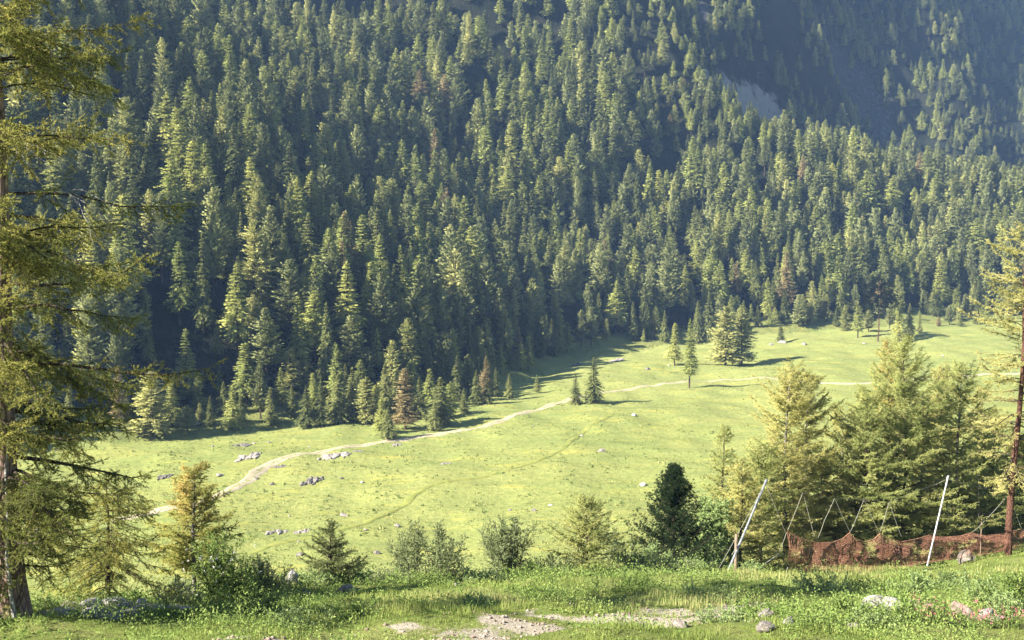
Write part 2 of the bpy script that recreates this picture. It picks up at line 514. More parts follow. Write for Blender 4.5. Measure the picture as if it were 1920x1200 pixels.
# ---------------------------------------------------------------- the ground: meadow, mountainside, bank
def axis(*seg):
    out = []
    for a, b, st in seg: out.append(np.arange(a, b, st))
    return np.concatenate(out + [[seg[-1][1]]])
def grid_mesh(xs, ys, keep, name, mat, attrs=None, drop=None):
    X, Y = np.meshgrid(xs, ys, indexing='ij')
    Z = height(X, Y)
    if drop is not None: Z = Z - drop(X, Y)
    nx, ny = X.shape
    idx = np.arange(nx * ny).reshape(nx, ny)
    q = np.stack([idx[:-1, :-1], idx[1:, :-1], idx[1:, 1:], idx[:-1, 1:]], -1).reshape(-1, 4)
    cx = (X[:-1, :-1] + X[1:, 1:]).ravel() / 2; cy = (Y[:-1, :-1] + Y[1:, 1:]).ravel() / 2
    q = q[keep(cx, cy)]
    used = np.unique(q)
    remap = np.zeros(nx * ny, np.int64); remap[used] = np.arange(len(used))
    V = np.stack([X.ravel(), Y.ravel(), Z.ravel()], -1)[used]
    g = Geo(); g.add(V, remap[q])
    me = g.mesh(name, [mat], smooth=True)
    for k, fn in (attrs or {}).items():
        a = me.attributes.new(k, 'FLOAT', 'POINT')
        a.data.foreach_set("value", fn(V[:, 0], V[:, 1]).astype(np.float32))
    return tag(obj(name, me), kind='structure')

XS = axis((-640, -140, 8), (-140, 330, 2), (330, 900, 8))
YS = axis((-90, 20, 5), (20, 110, 1.5), (110, 600, 2), (600, 1500, 5))
BX0, BX1, BY0, BY1 = -42, 62, 4, 82
inbank = lambda X, Y, p=0.0: (X > BX0 + p) & (X < BX1 - p) & (Y > BY0 + p) & (Y < BY1 - p)
drop = lambda X, Y: 0.35 * (sstep(X, BX0 - 4, BX0 + 1) * sstep(-X, -BX1 - 4, -BX1 + 1) * sstep(Y, BY0 - 4, BY0 + 1) * sstep(-Y, -BY1 - 4, -BY1 + 1))

def poly_dist(X, Y, pts):
    best = np.full(np.shape(X), 1e9)
    for (x0, y0), (x1, y1) in zip(pts[:-1], pts[1:]):
        dx, dy = x1 - x0, y1 - y0
        t = np.clip(((X - x0) * dx + (Y - y0) * dy) / max(dx * dx + dy * dy, 1e-9), 0, 1)
        best = np.minimum(best, np.hypot(X - x0 - t * dx, Y - y0 - t * dy))
    return best

GULLY = [hit(*p)[:2] for p in ((1318, 130), (1350, 178), (1400, 212), (1440, 232), (1475, 256))]
CLIFFS = [(hit(1600, 190)[:2], 22), (hit(1560, 130)[:2], 14), (hit(1630, 230)[:2], 15), (hit(1310, 20)[:2], 6)]
def scree_at(X, Y):
    d = poly_dist(X, Y, GULLY)
    return np.clip(1.0 - d / 16.0, 0, 1) * 0.95
def rock_at(X, Y):
    o = np.full(np.shape(X), 0.0)
    for (cx, cy), r in CLIFFS: o = np.maximum(o, 1.1 * np.exp(-((X - cx) ** 2 + (Y - cy) ** 2) / (r * r)))
    return o + 0.18 * sstep(back_s(X, Y), 5, 60)
grassy = lambda X, Y: 1.35 - 1.35 * sstep(foot_s(X, Y), 4, 20)

grid_mesh(XS, YS, lambda x, y: (foot_s(x, y) <= 0) & ~inbank(x, y, 2.5), "meadow", M['meadow'], drop=drop)
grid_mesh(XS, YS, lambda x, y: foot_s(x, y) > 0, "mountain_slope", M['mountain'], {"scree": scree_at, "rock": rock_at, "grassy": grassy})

# the bank in the foreground, with its gravel path
PATH = [at_depth(px, d)[:2] for px, d in ((540, 19.5), (760, 21.0), (960, 22.2), (1100, 23.6), (1250, 25.2), (1400, 27.0), (1490, 28.6))]
PATCHES = [(*at_depth(px, d)[:2], a, b) for px, d, a, b in ((1450, 28.5, 1.1, .8), (1282, 26.8, .5, .35), (1110, 22.6, .9, .4), (700, 20.0, 1.6, .5), (1000, 23.0, 1.0, .35), (1340, 22.3, .6, .3), (1560, 25.0, .7, .3), (1850, 23.5, .7, .3), (250, 25.2, 1.2, .5), (1700, 28.0, .6, .35))]
brk = sines(33, 20, .25, 2.2)
def gravel_at(X, Y):
    e = np.clip(0.90 - poly_dist(X, Y, PATH) / 2.2, 0, 1)
    for (x, y, a, b) in PATCHES: e = np.maximum(e, np.clip(1.15 - np.hypot((X - x) / (a * 1.5), (Y - y) / (b * 2.0)), 0, 1))
    return np.clip(e + .30 * brk(X, Y) * (e > 0), 0, 1)
bank = grid_mesh(np.arange(BX0, BX1 + .1, 0.4), np.arange(BY0, BY1 + .1, 0.4), lambda x, y: x > -1e9, "grassy_bank", M['bank'], {"gravel": gravel_at})

def ribbon(name, px, width, mat, lift, ragged=0.25, step=1.5, seed=5):
    P = np.array([hit(*p)[:2] for p in px])
    d = np.concatenate([[0], np.cumsum(np.hypot(*np.diff(P, axis=0).T))])
    s = np.arange(0, d[-1], step)
    # smooth the corners
    x = np.interp(s, d, P[:, 0]); y = np.interp(s, d, P[:, 1])
    for _ in range(14):
        x[1:-1] = (x[:-2] + 2 * x[1:-1] + x[2:]) / 4; y[1:-1] = (y[:-2] + 2 * y[1:-1] + y[2:]) / 4
    tx, ty = np.gradient(x), np.gradient(y); l = np.hypot(tx, ty); nx, ny = -ty / l, tx / l
    r = np.random.default_rng(seed)
    rows = np.array([-1, -0.62, -0.2, 0.2, 0.62, 1.0])
    tint = np.array([0.22, 0.86, 0.55, 0.55, 0.86, 0.22])
    w = width / 2 * (1 + ragged * r.normal(size=(len(s), 2)) * 0.5)
    off = np.where(rows[None] < 0, rows[None] * w[:, :1], rows[None] * w[:, 1:])
    X = x[:, None] + nx[:, None] * off; Y = y[:, None] + ny[:, None] * off
    Z = height(X, Y) + lift
    Z[:, 0] -= lift + .1; Z[:, -1] -= lift + .1
    idx = np.arange(X.size).reshape(X.shape)
    q = np.stack([idx[:-1, :-1], idx[1:, :-1], idx[1:, 1:], idx[:-1, 1:]], -1).reshape(-1, 4)
    g = Geo(); g.add(np.stack([X.ravel(), Y.ravel(), Z.ravel()], -1), q, 0, np.broadcast_to(tint, X.shape).ravel())
    return tag(obj(name, g.mesh(name, [mat], True)), kind='structure')

TRACK = [(205, 978), (250, 968), (310, 958), (360, 945), (415, 930), (458, 906), (485, 884), (510, 866), (560, 851), (640, 839), (700, 831), (740, 825), (800, 817), (880, 805), (940, 790), (1000, 770), (1060, 752), (1130, 735), (1200, 725), (1280, 716), (1350, 710), (1450, 710), (1560, 718), (1610, 721), (1700, 715), (1820, 705), (1935, 700)]
ribbon("dirt_track", TRACK, 2.9, M['track'], 0.12, seed=5)
WHEEL = [(430, 1050), (520, 1015), (640, 998), (700, 975), (760, 948), (790, 915), (830, 902), (930, 890), (1000, 868), (1060, 838), (1088, 815), (1110, 795), (1150, 775)]
ribbon("grass_wheel_track", WHEEL, 1.5, M['wheel'], 0.10, 0.5, seed=6)

# ---------------------------------------------------------------- forest conifers (unit height)
def rad_of(V):
    return norm(norm(V * np.array([1, 1, 0.0])) + np.array([0, 0, 0.45]))

def lod_tree(kind, seed, nb, ns, bare):
    """Crown and trunk of a conifer of height 1: whorls of branches carrying flat sprays."""
    r = np.random.default_rng(seed)
    lump = r.uniform(0.6, 1.15, 16)
    jr, jp, jt = r.uniform(0.85, 1.2), r.uniform(0.75, 1.15), 0.14 * bare
    if kind == 'spruce':
        t0, R, pw, e0, e1, wsc = 0.05, 0.215, 0.90, -28, 25, 0.44
    elif kind == 'larch':
        t0, R, pw, e0, e1, wsc = 0.10, 0.235, 0.74, -12, 35, 0.36
    elif kind == 'pine':
        t0, R, pw, e0, e1, wsc = 0.12, 0.215, 0.60, 8, 52, 0.54
    elif kind == 'round':
        t0, R, pw, e0, e1, wsc = 0.04, 0.225, 0.46, -5, 52, 0.40
    else:
        t0, R, pw, e0, e1, wsc = 0.06, 0.235, 0.70, -5, 35, 0.38
    R, pw, t0 = R * jr, pw * jp, t0 + jt
    t = t0 + (0.985 - t0) * np.sort(r.uniform(0, 1, nb)) ** 1.08
    if kind in ('spruce', 'larch'):
        t = np.round(t * 26) / 26 + r.normal(0, 0.006, nb)
        t = np.clip(t, t0, 0.985)
    az = r.uniform(0, 2 * PI, nb)
    L = R * (1 - t) ** pw * np.minimum(1, ((t - t0 + 0.06) / 0.16)) ** 0.5
    L = L * lump[np.minimum((t * 9).astype(int) + (az > PI) * 6, 15)] * r.uniform(0.62, 1.18, nb) + 0.006
    if kind == 'pine': L = np.maximum(L, 0.018)
    el = np.radians(e0 + (e1 - e0) * t ** 1.6 + r.normal(0, 8, nb))
    bd = np.stack([np.cos(az) * np.cos(el), np.sin(az) * np.cos(el), np.sin(el)], -1)
    lat = np.stack([-np.sin(az), np.cos(az), np.zeros(nb)], -1)
    s = np.tile(np.linspace(0.12, 1.0, ns), (nb, 1)) + r.uniform(-0.06, 0.06, (nb, ns))
    side = np.where(np.arange(ns) % 2 == 0, 1, -1) * r.uniform(0.15, 0.95, (nb, ns))
    P = np.stack([np.zeros(nb), np.zeros(nb), t], -1)[:, None] + bd[:, None] * (L[:, None] * s)[..., None] * 0.92
    droop = {'spruce': -0.38, 'larch': -0.30, 'pine': 0.18}.get(kind, -0.15)
    P[..., 2] += droop * L[:, None] * s ** 2 * 0.6
    D = norm(bd[:, None] + lat[:, None] * side[..., None] + np.array([0, 0, 1.0]) * (droop * r.uniform(0.2, 1.6, (nb, ns)))[..., None] + r.normal(0, 0.22, (nb, ns, 3)))
    ll = (0.22 * L[:, None] * (1.12 - 0.5 * s) + 0.009) * r.uniform(0.7, 1.3, (nb, ns))
    D = D.reshape(-1, 3); P = P.reshape(-1, 3); ll = ll.ravel()
    Wd = norm(np.cross(D, np.array([0, 0, 1.0]) + r.normal(0, 0.9 if kind not in ('pine', 'round') else 1.3, D.shape)))
    tint = np.repeat(np.clip(0.5 + 0.22 * r.normal(size=nb), 0, 1), ns) + 0.06 * r.normal(size=nb * ns)
    tint = np.clip(tint, 0.02, 0.98)
    c = Geo()
    V, F = kites(P, D, Wd, ll, ll * wsc * r.uniform(0.7, 1.3, len(ll)), 0.5)
    c.add(V, F, 0, np.repeat(tint, 4), rad_of(V))
    # leader
    k = 14
    Pz = np.stack([np.zeros(k), np.zeros(k), r.uniform(0.93, 0.985, k)], -1)
    Dz = norm(np.array([0, 0, 1.0]) + r.normal(0, 0.38, (k, 3)))
    V, F = kites(Pz, Dz, perp(Dz, r), np.full(k, 0.030), np.full(k, 0.010), 0.4)
    c.add(V, F, 0, 0.6, rad_of(V))
    tr = Geo()
    z = np.linspace(-0.04, 0.96, 7)
    P = np.stack([0.004 * np.sin(z * 5 + seed), 0.004 * np.cos(z * 4 + seed), z], -1)[None]
    V, F = tubes(P, (0.0135 * (1 - z) ** 0.8 + 0.0012)[None], 6)
    tr.add(V, F, 0, 0.5)
    return c, tr

NVAR = 8
KINDS = ('spruce', 'pine', 'larch', 'brown', 'round')
LOD = {}
for ki, k in enumerate(KINDS):
    for v in range(NVAR):
        c, tr = lod_tree(k, 100 * ki + v + 1, 430, 14, v / (NVAR - 1))
        LOD[k, v] = [c, tr, None, None]
def lod_meshes(k, v):
    e = LOD[k, v]
    if e[2] is None:
        e[2] = e[0].mesh(k + "_crown", [M[k]]); e[3] = e[1].mesh(k + "_trunk", [M['trunk']], True)
    return e[2], e[3]
NAME = {'spruce': 'spruce_tree', 'pine': 'pine_tree', 'larch': 'larch_tree', 'brown': 'larch_tree', 'round': 'larch_tree'}
def forest_tree(k, v, loc, H, wide, rz, label, group):
    cm, tm = lod_meshes(k, v)
    o = thing(NAME[k], loc, label, "conifer", group, rz, (H * wide, H * wide, H))
    obj("trunk", tm, o); obj("crown", cm, o)
    return o

# trees at the forest's edge and in the meadow: foot and top in the photograph, kind, relative width, label
EDGE = [
 (285, 815, 700, 'round', 1.2, "broad pale green larch standing in shade beside the old foreground larch's branch tips"),
 (240, 790, 727, 'spruce', 1.0, "small dim spruce just behind the broad pale larch at the shaded meadow rim"),
 (334, 760, 690, 'pine', 1.6, "low bushy grey pine in deep shade above the flat boulder"),
 (462, 757, 645, 'larch', 1.25, "tall pale green larch lit from the left above the shaded corner of the meadow"),
 (437, 806, 722, 'larch', 1.0, "thin pale larch below the tall lit larch at the shaded corner"),
 (412, 738, 682, 'spruce', 0.9, "slim spruce left of the tall lit larch, its tip catching light"),
 (507, 796, 727, 'spruce', 1.25, "small pointed spruce alone between the thin pale larch and the row of spruces"),
 (545, 730, 655, 'round', 1.15, "rounded light green larch, left of the pair behind the row of spruces"),
 (568, 728, 657, 'round', 1.1, "rounded light green larch, right of the pair behind the row of spruces"),
 (575, 802, 724, 'spruce', 1.15, "first spruce on the left of the row along the shaded meadow edge"),
 (602, 800, 716, 'spruce', 0.95, "second, narrower spruce in the row along the shaded meadow edge"),
 (634, 794, 702, 'spruce', 1.2, "bright-edged spruce in the middle of the row along the meadow edge"),
 (661, 790, 690, 'spruce', 1.0, "taller spruce right behind the bright-edged spruce of the row"),
 (648, 742, 682, 'spruce', 0.95, "spruce tip rising behind the bright-edged spruce of the row"),
 (687, 797, 708, 'round', 1.1, "pale rounded larch between the spruce row and the brown larch"),
 (722, 765, 683, 'spruce', 1.0, "dark spruce directly behind and left of the brown larch"),
 (716, 812, 745, 'larch', 1.15, "pale bushy larch beside the lowest dark spruce next to the track"),
 (728, 822, 763, 'spruce', 1.45, "squat dark spruce closest to the track, in front of the brown larch"),
 (760, 805, 692, 'brown', 1.05, "rust brown larch in front of the dark wood by the track"),
 (826, 796, 708, 'spruce', 1.55, "broad green spruce right of the brown larch, reaching the ground"),
 (806, 762, 692, 'larch', 1.15, "pale larch top just left behind the broad green spruce"),
 (815, 808, 752, 'spruce', 1.2, "small dark spruce at the foot of the broad green spruce by the track"),
 (857, 752, 668, 'spruce', 1.0, "tall narrow spruce with knobbly lit side right of the broad green spruce"),
 (878, 744, 666, 'pine', 0.9, "shaded narrow pine right beside the tall narrow knobbly spruce"),
 (911, 752, 669, 'brown', 0.62, "slender olive brown larch right of the shaded narrow pine"),
 (913, 757, 709, 'spruce', 1.15, "small lit spruce in front of the slender olive brown larch"),
 (955, 746, 701, 'spruce', 1.25, "small shaded spruce alone on the grass between wood and track"),
 (1007, 735, 703, 'spruce', 1.3, "tiny spruce on sunlit grass nearest the bend in the tree shadow"),
 (1079, 758, 703, 'spruce', 1.45, "smaller of the two spruces standing alone beside the track in the meadow"),
 (1113, 756, 672, 'spruce', 1.2, "larger of the two spruces standing alone beside the track in the meadow"),
 (1040, 652, 598, 'spruce', 0.8, "slim lit spruce in front of the black wall of wood"),
 (1265, 686, 607, 'larch', 0.95, "slim pale larch left of the tall narrow larch by the track"),
 (1293, 728, 600, 'larch', 0.72, "tall narrow larch with bare lower trunk beside the far bend of the track"),
 (1360, 684, 579, 'round', 1.25, "left half of the broad twin larches at the wood's corner"),
 (1390, 684, 575, 'round', 1.25, "right half of the broad twin larches at the wood's corner"),
 (1329, 640, 549, 'spruce', 0.95, "pointed spruce rising behind the broad twin larches"),
 (1308, 640, 565, 'spruce', 0.95, "smaller spruce between pointed spruce and tall narrow meadow larch"),
 (1246, 640, 584, 'spruce', 0.95, "small spruce at the left of the clump behind the slim pale larch"),
 (1464, 642, 603, 'spruce', 1.4, "small lone bright spruce on the grass right of the twin larches"),
 (1568, 612, 577, 'spruce', 1.1, "small spruce at the left end of the clump under the tall stone pine"),
 (1585, 620, 573, 'round', 1.15, "pale larch at the left of the clump under the tall stone pine"),
 (1608, 634, 566, 'larch', 1.05, "leaning pale larch with a thin stem left of the tall stone pine"),
 (1628, 622, 582, 'pine', 1.5, "dark bushy pine at the foot of the tall stone pine"),
 (1668, 618, 570, 'pine', 1.0, "narrow shaded pine just right of the tall stone pine trunk"),
 (1686, 642, 568, 'larch', 0.95, "slim pale larch in front right of the tall stone pine"),
 (1705, 632, 570, 'spruce', 1.05, "pointed spruce at the right of the clump under the tall stone pine"),
 (1724, 625, 590, 'spruce', 1.2, "little spruce at the right end of the clump under the tall stone pine"),
 (1750, 592, 537, 'spruce', 1.15, "well shaped spruce against the dark far wood right of the clump"),
 (1760, 612, 592, 'brown', 1.3, "tiny rust brown young larch at the far meadow rim"),
 (1780, 609, 574, 'pine', 1.3, "small round-headed pine at the far meadow rim beside the rust brown young larch"),
 (1798, 600, 558, 'spruce', 1.0, "dark spruce behind the small round-headed pine at the far rim"),
 (1801, 612, 588, 'spruce', 1.4, "tiny spruce right of the small round-headed pine at the far rim"),
 (1832, 608, 556, 'spruce', 1.0, "spruce left of the yellow foreground larch at the far meadow rim"),
 (1850, 612, 562, 'larch', 1.0, "pale larch half hidden by the yellow foreground larch at the far rim"),
 (545, 640, 492, 'pine', 1.15, "massive lit stone pine standing tall above the light green larch pair"),
 (570, 640, 515, 'pine', 1.0, "dim pine pressed against the massive lit stone pine's side"),
 (660, 700, 595, 'pine', 1.35, "lit stone pine with layered branches above the spruce row"),
 (707, 690, 617, 'larch', 0.85, "slim grey-green larch right of the layered stone pine"),
 (476, 655, 555, 'round', 1.2, "bright rounded larch uphill behind the tall lit larch"),
 (408, 665, 600, 'spruce', 0.9, "narrow bright spruce left below the bright rounded larch"),
 (935, 620, 500, 'pine', 1.0, "tall lit pine over the black wall of wood left of the slim lit spruce"),
 (848, 600, 445, 'pine', 0.95, "tall pine with ragged crown above the narrow knobbly spruce"),
 (395, 800, 742, 'spruce', 1.1, "dim small spruce in deep shade left of the thin pale larch"),
 (352, 812, 760, 'pine', 1.4, "dim bushy young pine between the flat boulder and the broad pale larch"),
 (488, 742, 668, 'spruce', 1.0, "narrow spruce tucked behind the right side of the tall lit larch"),
 (527, 762, 690, 'larch', 1.1, "grey-green young larch behind the small pointed spruce"),
 (600, 742, 672, 'spruce', 1.1, "shaded spruce between the larch pair and the bright-edged spruce"),
 (625, 752, 690, 'larch', 1.0, "shaded slim larch just behind the middle of the spruce row"),
 (742, 790, 700, 'spruce', 1.0, "dark spruce pressed against the left side of the brown larch"),
 (787, 785, 706, 'spruce', 1.1, "dark spruce filling the gap between brown larch and broad green spruce"),
 (845, 782, 716, 'larch', 1.1, "pale young larch at the right flank of the broad green spruce"),
 (893, 758, 694, 'spruce', 1.0, "dim spruce left of the slender olive brown larch"),
 (262, 782, 700, 'spruce', 1.0, "dim spruce behind the broad pale larch beside the old larch's branch tips"),
 (312, 775, 704, 'spruce', 1.1, "shaded spruce just right behind the broad pale larch"),
 (372, 772, 706, 'larch', 1.0, "shaded young larch above the flat boulder in the wood's corner"),
 (420, 775, 716, 'spruce', 1.2, "shaded young spruce between flat boulder and the tall lit larch"),
 (452, 790, 738, 'spruce', 1.1, "small shaded spruce at the foot of the tall lit larch"),
 (490, 772, 712, 'larch', 1.1, "pale young larch right at the foot of the tall lit larch"),
 (548, 782, 722, 'spruce', 1.1, "shaded spruce just left behind the first spruce of the row"),
 (588, 772, 700, 'larch', 1.0, "pale young larch behind the first two spruces of the row"),
 (618, 788, 735, 'spruce', 1.1, "low spruce between the second and the bright-edged spruce of the row"),
 (676, 778, 712, 'spruce', 1.0, "shaded spruce behind the pale rounded larch beside the brown larch"),
 (704, 790, 722, 'larch', 1.1, "pale young larch just left of the squat dark spruce by the track"),
 (870, 775, 728, 'spruce', 1.1, "small spruce in front of the shaded narrow pine near the track"),
 (930, 744, 690, 'spruce', 1.1, "dim spruce between the small lit spruce and the small shaded spruce"),
 (1284, 580, 500, 'larch', 1.0, "bright pointed larch high behind the pointed spruce at the wood's corner"),
 (1252, 600, 463, 'pine', 1.0, "broad olive pine left behind the bright pointed larch"),
]
EDGE_GROUP = "conifers along the edge of the meadow"
placed = []                                   # x, y, radius
for i, (px, py, top, k, w, lab) in enumerate(EDGE):
    p = hit(px, py)
    d = p[1] * CP - p[2] * SP
    H = (py - top) / FPX * d * 1.03
    forest_tree(k, 6 if px in (1293, 1608) else i % 4, p - np.array([0, 0, 0.1]), H, w * (1.35 if px < 960 else 1.15), (i * 2.4) % 6.28, lab, EDGE_GROUP)
    placed.append((p[0], p[1], 2.2, px, top, py))

# the tall stone pine with its bare trunk
def bare_trunk_pine():
    r = np.random.default_rng(77)
    p = hit(1646, 640); d = p[1]; H = (640 - 527) / FPX * d * 1.03
    o = thing("pine_tree", p, "tall stone pine with bare trunk and domed crown over the meadow clump", "conifer", EDGE_GROUP)
    g = Geo(); z = np.linspace(-0.5, H * 0.95, 8)
    V, F = tubes(np.stack([0.3 * np.sin(z * 0.25), 0 * z, z], -1)[None], (0.30 * (1 - z / H * 0.8))[None], 8); g.add(V, F)
    obj("trunk", g.mesh("pine_trunk", [M['trunk_red']], True), o)
    n = 2600
    c = Geo(); u = rand_unit(r, n) * (r.uniform(0.3, 1, n) ** 0.4)[:, None]
    lobes = np.array([(0, 0, .80), (-.13, 0, .70), (.15, .05, .72), (-.1, .1, .86), (.1, -.1, .87), (0.02, -.12, .66), (.2, 0, .62), (-.2, -.02, .60), (0, 0, .93)]) * H
    li = r.integers(0, len(lobes), n)
    P = lobes[li] + u * np.array([.11, .11, .085]) * H
    D = norm(u + np.array([0, 0, .5])); L = r.uniform(.5, 1.0, n)
    V, F = kites(P, D, perp(D, r), L, L * .5); c.add(V, F, 0, np.repeat(np.clip(.55 + .2 * r.normal(size=n), 0, 1), 4))
    obj("crown", c.mesh("pine_crown", [M['pine']]), o)
    placed.append((p[0], p[1], 3.0, 1646, 527, 640))
bare_trunk_pine()

# the wood: stand positions over the whole slope that the view takes in
def stand():
    r = np.random.default_rng(5)
    st = 5.3
    gx, gy = np.meshgrid(np.arange(-260, 620, st), np.arange(170, 1330, st), indexing='ij')
    X = (gx + r.uniform(-.5, .5, gx.shape) * st * .95).ravel(); Y = (gy + r.uniform(-.5, .5, gx.shape) * st * .95).ravel()
    s = foot_s(X, Y)
    k = (s > 2) & (X / Y > -0.60) & (X / Y < 0.47)
    X, Y, s = X[k], Y[k], s[k]
    bs = back_s(X, Y)
    Z = height(X, Y)
    slope_a = FLOOR + (s - 7) * .73
    onback = (Z > FLOOR + 30) & (bs * 1.12 + FLOOR > slope_a - 10) & (bs > 8)
    onback |= (bs > 5) & (X > 60)
    dens = np.where(onback, 1.0, 0.62 * sstep(s, 1, 10) + 0.06)
    dens = dens * (1 - np.clip(scree_at(X, Y) * 3.0, 0, 0.97)) * (1 - np.clip(rock_at(X, Y) * 1.0, 0, .85))
    clump = und_back(X * 1.7 + 40, Y * 1.7)
    dens = dens * np.where(onback, np.clip(0.85 + 0.5 * clump, 0.3, 1.2), 1)
    k = r.uniform(0, 1, len(X)) < dens
    X, Y, s, Z, onback = X[k], Y[k], s[k], Z[k], onback[k]
    px, py, f = to_px(np.stack([X, Y, Z], -1))
    k = (py > -40) & (px > -420) & (px < 1990)
    # keep clear of the hand-placed trees
    for (ax, ay, rad, *_r) in placed:
        k &= np.hypot(X - ax, Y - ay) > rad + 1.0
    X, Y, s, Z, onback, px, py, f = (a[k] for a in (X, Y, s, Z, onback, px, py, f))
    n = len(X)
    kn = und_slope(X * 2.2, Y * 2.2)
    u = r.uniform(0, 1, n) + 0.10 * kn
    kind = np.where(u < 0.34, 0, np.where(u < 0.64, 1, 2))
    kind = np.where(r.uniform(0, 1, n) < 0.11, 4, kind)
    kind = np.where(r.uniform(0, 1, n) < 0.012, 3, kind)
    H = r.uniform(0.62, 1.15, n) * np.where(onback, 14.5, 22.5) * (0.55 + 0.45 * sstep(s, 2, 24))
    H = np.where(r.uniform(0, 1, n) < 0.24, H * r.uniform(.42, .75, n), H)
    W = r.uniform(0.82, 1.34, n) * np.where(kind == 4, .85, 1.0) * np.where(H < 13, 1.15, 1.0)
    return X, Y, Z, kind, H, W, r.integers(0, NVAR, n), r.uniform(0, 6.28, n), px, py, f, onback
SX, SY, SZ, SK, SH, SW, SV, SR, SPX, SPY, SD, SB = stand()
tpx, tpy, _f = to_px(np.stack([SX, SY, SZ + SH], -1))

# how much of each tree the view shows: far to near, each crown a tapering shape on a coarse buffer
def visible():
    q = 4
    buf = np.full((1200 // q, 1920 // q), -1, np.int32)
    for i in np.argsort(-SD):
        w = 0.17 * SH[i] * SW[i] / SD[i] * FPX
        y0, y1 = max(int(tpy[i] / q), 0), min(int(SPY[i] / q), 1200 // q - 1)
        for y in range(y0, y1 + 1):
            t = (y * q - tpy[i]) / max(SPY[i] - tpy[i], 1)
            hw = max(w * min(t * 1.1, 1), 1.5)
            a, b = max(int((SPX[i] - hw) / q), 0), min(int((SPX[i] + hw) / q) + 1, 1920 // q)
            if b > a: buf[y, a:b] = i
    for (ax, ay, rad, bx, top, bot) in placed:
        hw = (bot - top) * .17
        buf[max(int(top / q), 0):int(bot / q), max(int((bx - hw) / q), 0):max(int((bx + hw) / q), 0)] = -1
    buf[:, :60 // q] = -1
    return np.bincount(buf[buf >= 0], minlength=len(SX))
vis = visible()
NSINGLE = 300 - len(EDGE) - 1
single = np.zeros(len(SX), bool)
single[np.argsort(-vis)[:NSINGLE]] = True

# what one calls the landmark trees and places when telling the wood's trees apart
LAND = [("the brown larch by the track", 760, 740), ("the two lone spruces", 1100, 710), ("the broad twin larches", 1378, 620), ("the tall stone pine clump", 1646, 580), ("the massive lit stone pine", 545, 560), ("the corner larch", 462, 690), ("the scree gully", 1420, 215), ("the grey cliff", 1600, 190), ("the pale rock scar", 1300, 15), ("the old larch", 230, 430), ("the tall yellow larch", 1895, 520), ("the black forest gap", 1100, 620), ("the dead orange spruce", 1068, 20), ("the golden slope tree", 785, 215)]
DESC = {'spruce': ("dark green spruce", "dark pointed spruce", "slim dark spruce"), 'pine': ("grey-green stone pine", "ragged olive pine", "narrow grey-green pine"), 'larch': ("pale green larch", "light feathery larch", "slender pale larch"), 'brown': ("rust brown dead-looking larch",) * 3, 'round': ("round-topped olive larch", "round-topped olive larch", "slim round-topped larch")}
DIRS = ("right of", "up and right of", "straight above", "up and left of", "left of", "down and left of", "straight below", "down and right of")
ORD = ["closest", "second closest", "third closest", "fourth closest", "fifth closest", "sixth closest", "seventh closest", "eighth closest", "ninth closest", "tenth closest", "eleventh closest", "twelfth closest", "thirteenth closest", "fourteenth closest", "fifteenth closest", "sixteenth closest", "seventeenth closest", "eighteenth closest", "nineteenth closest", "twentieth closest"]
ids = np.where(single)[0]
cell = {}
for i in ids:
    cx, cy = SPX[i], (tpy[i] * 2 + SPY[i]) / 3
    dd = [math.hypot(cx - lx, cy - ly) for _n, lx, ly in LAND]
    j = int(np.argmin(dd))
    ang = math.degrees(math.atan2(-(cy - LAND[j][2]), cx - LAND[j][1])) % 360
    k = int(((ang + 22.5) % 360) // 45)
    kd = KINDS[SK[i]]
    de = DESC[kd][0 if SW[i] > 1.18 else (1 if SW[i] > 0.98 else 2)]
    cell.setdefault((de, j, k), []).append((dd[j], i))
LABEL = {}
for (de, j, k), rows in cell.items():
    for q, (_d, i) in enumerate(sorted(rows)):
        LABEL[i] = "%s, %s%s %s" % (de, (ORD[q] + " such ") if len(rows) > 1 else "", DIRS[k], LAND[j][0])
for i in ids:
    forest_tree(KINDS[SK[i]], int(SV[i]), (SX[i], SY[i], SZ[i] - 0.2), SH[i], SW[i], SR[i], LABEL[i], "conifers of the wood on the slope")

# the rest of the wood, as one mass
def mass():
    crown = {k: Geo() for k in KINDS}; g = Geo()
    mats = [M[k] for k in KINDS] + [M['trunk']]
    r = np.random.default_rng(8)
    for i in np.where(~single)[0]:
        k = KINDS[SK[i]]; c, tr, _a, _b = LOD[k, int(SV[i])]
        ca, sa = math.cos(SR[i]), math.sin(SR[i])
        Rm = np.array([[ca, sa, 0], [-sa, ca, 0], [0, 0, 1]])
        sc = np.array([SH[i] * SW[i], SH[i] * SW[i], SH[i]])
        o = np.array([SX[i], SY[i], SZ[i] - 0.2]); dt = r.uniform(-.25, .25)
        st = 2 if (vis[i] > 14 and SD[i] < 560) else (3 if vis[i] > 3 else 6)       # far and hidden trees: fewer, larger sprays
        for G, mi in ((c, SK[i]), (tr, len(KINDS))):
            for V, F0, t, rd in zip(G.v, G.f, G.t, G.r):
                base = F0.min()
                if st > 1 and mi < len(KINDS) and len(V) > 400:
                    V4 = V.reshape(-1, 4, 3)[::st]; ctr = V4[:, :1]
                    V = (ctr + (V4 - ctr) * st ** .5).reshape(-1, 3); t = t.reshape(-1, 4)[::st].ravel(); rd = rd.reshape(-1, 4, 3)[::st].reshape(-1, 3)
                    F = np.arange(len(V)).reshape(-1, 4)
                else:
                    F = F0 - base
                g.add((V * sc) @ Rm + o, F, int(mi), np.clip(t + dt, 0, 1), rd @ Rm)
    return tag(obj("conifer_forest", g.mesh("conifer_forest", mats)), "dense conifer wood of spruce, pine and larch covering the slope", "forest", kind='stuff')
mass()
print("forest", len(SX), "single", int(single.sum()), "mass", int((~single).sum()))

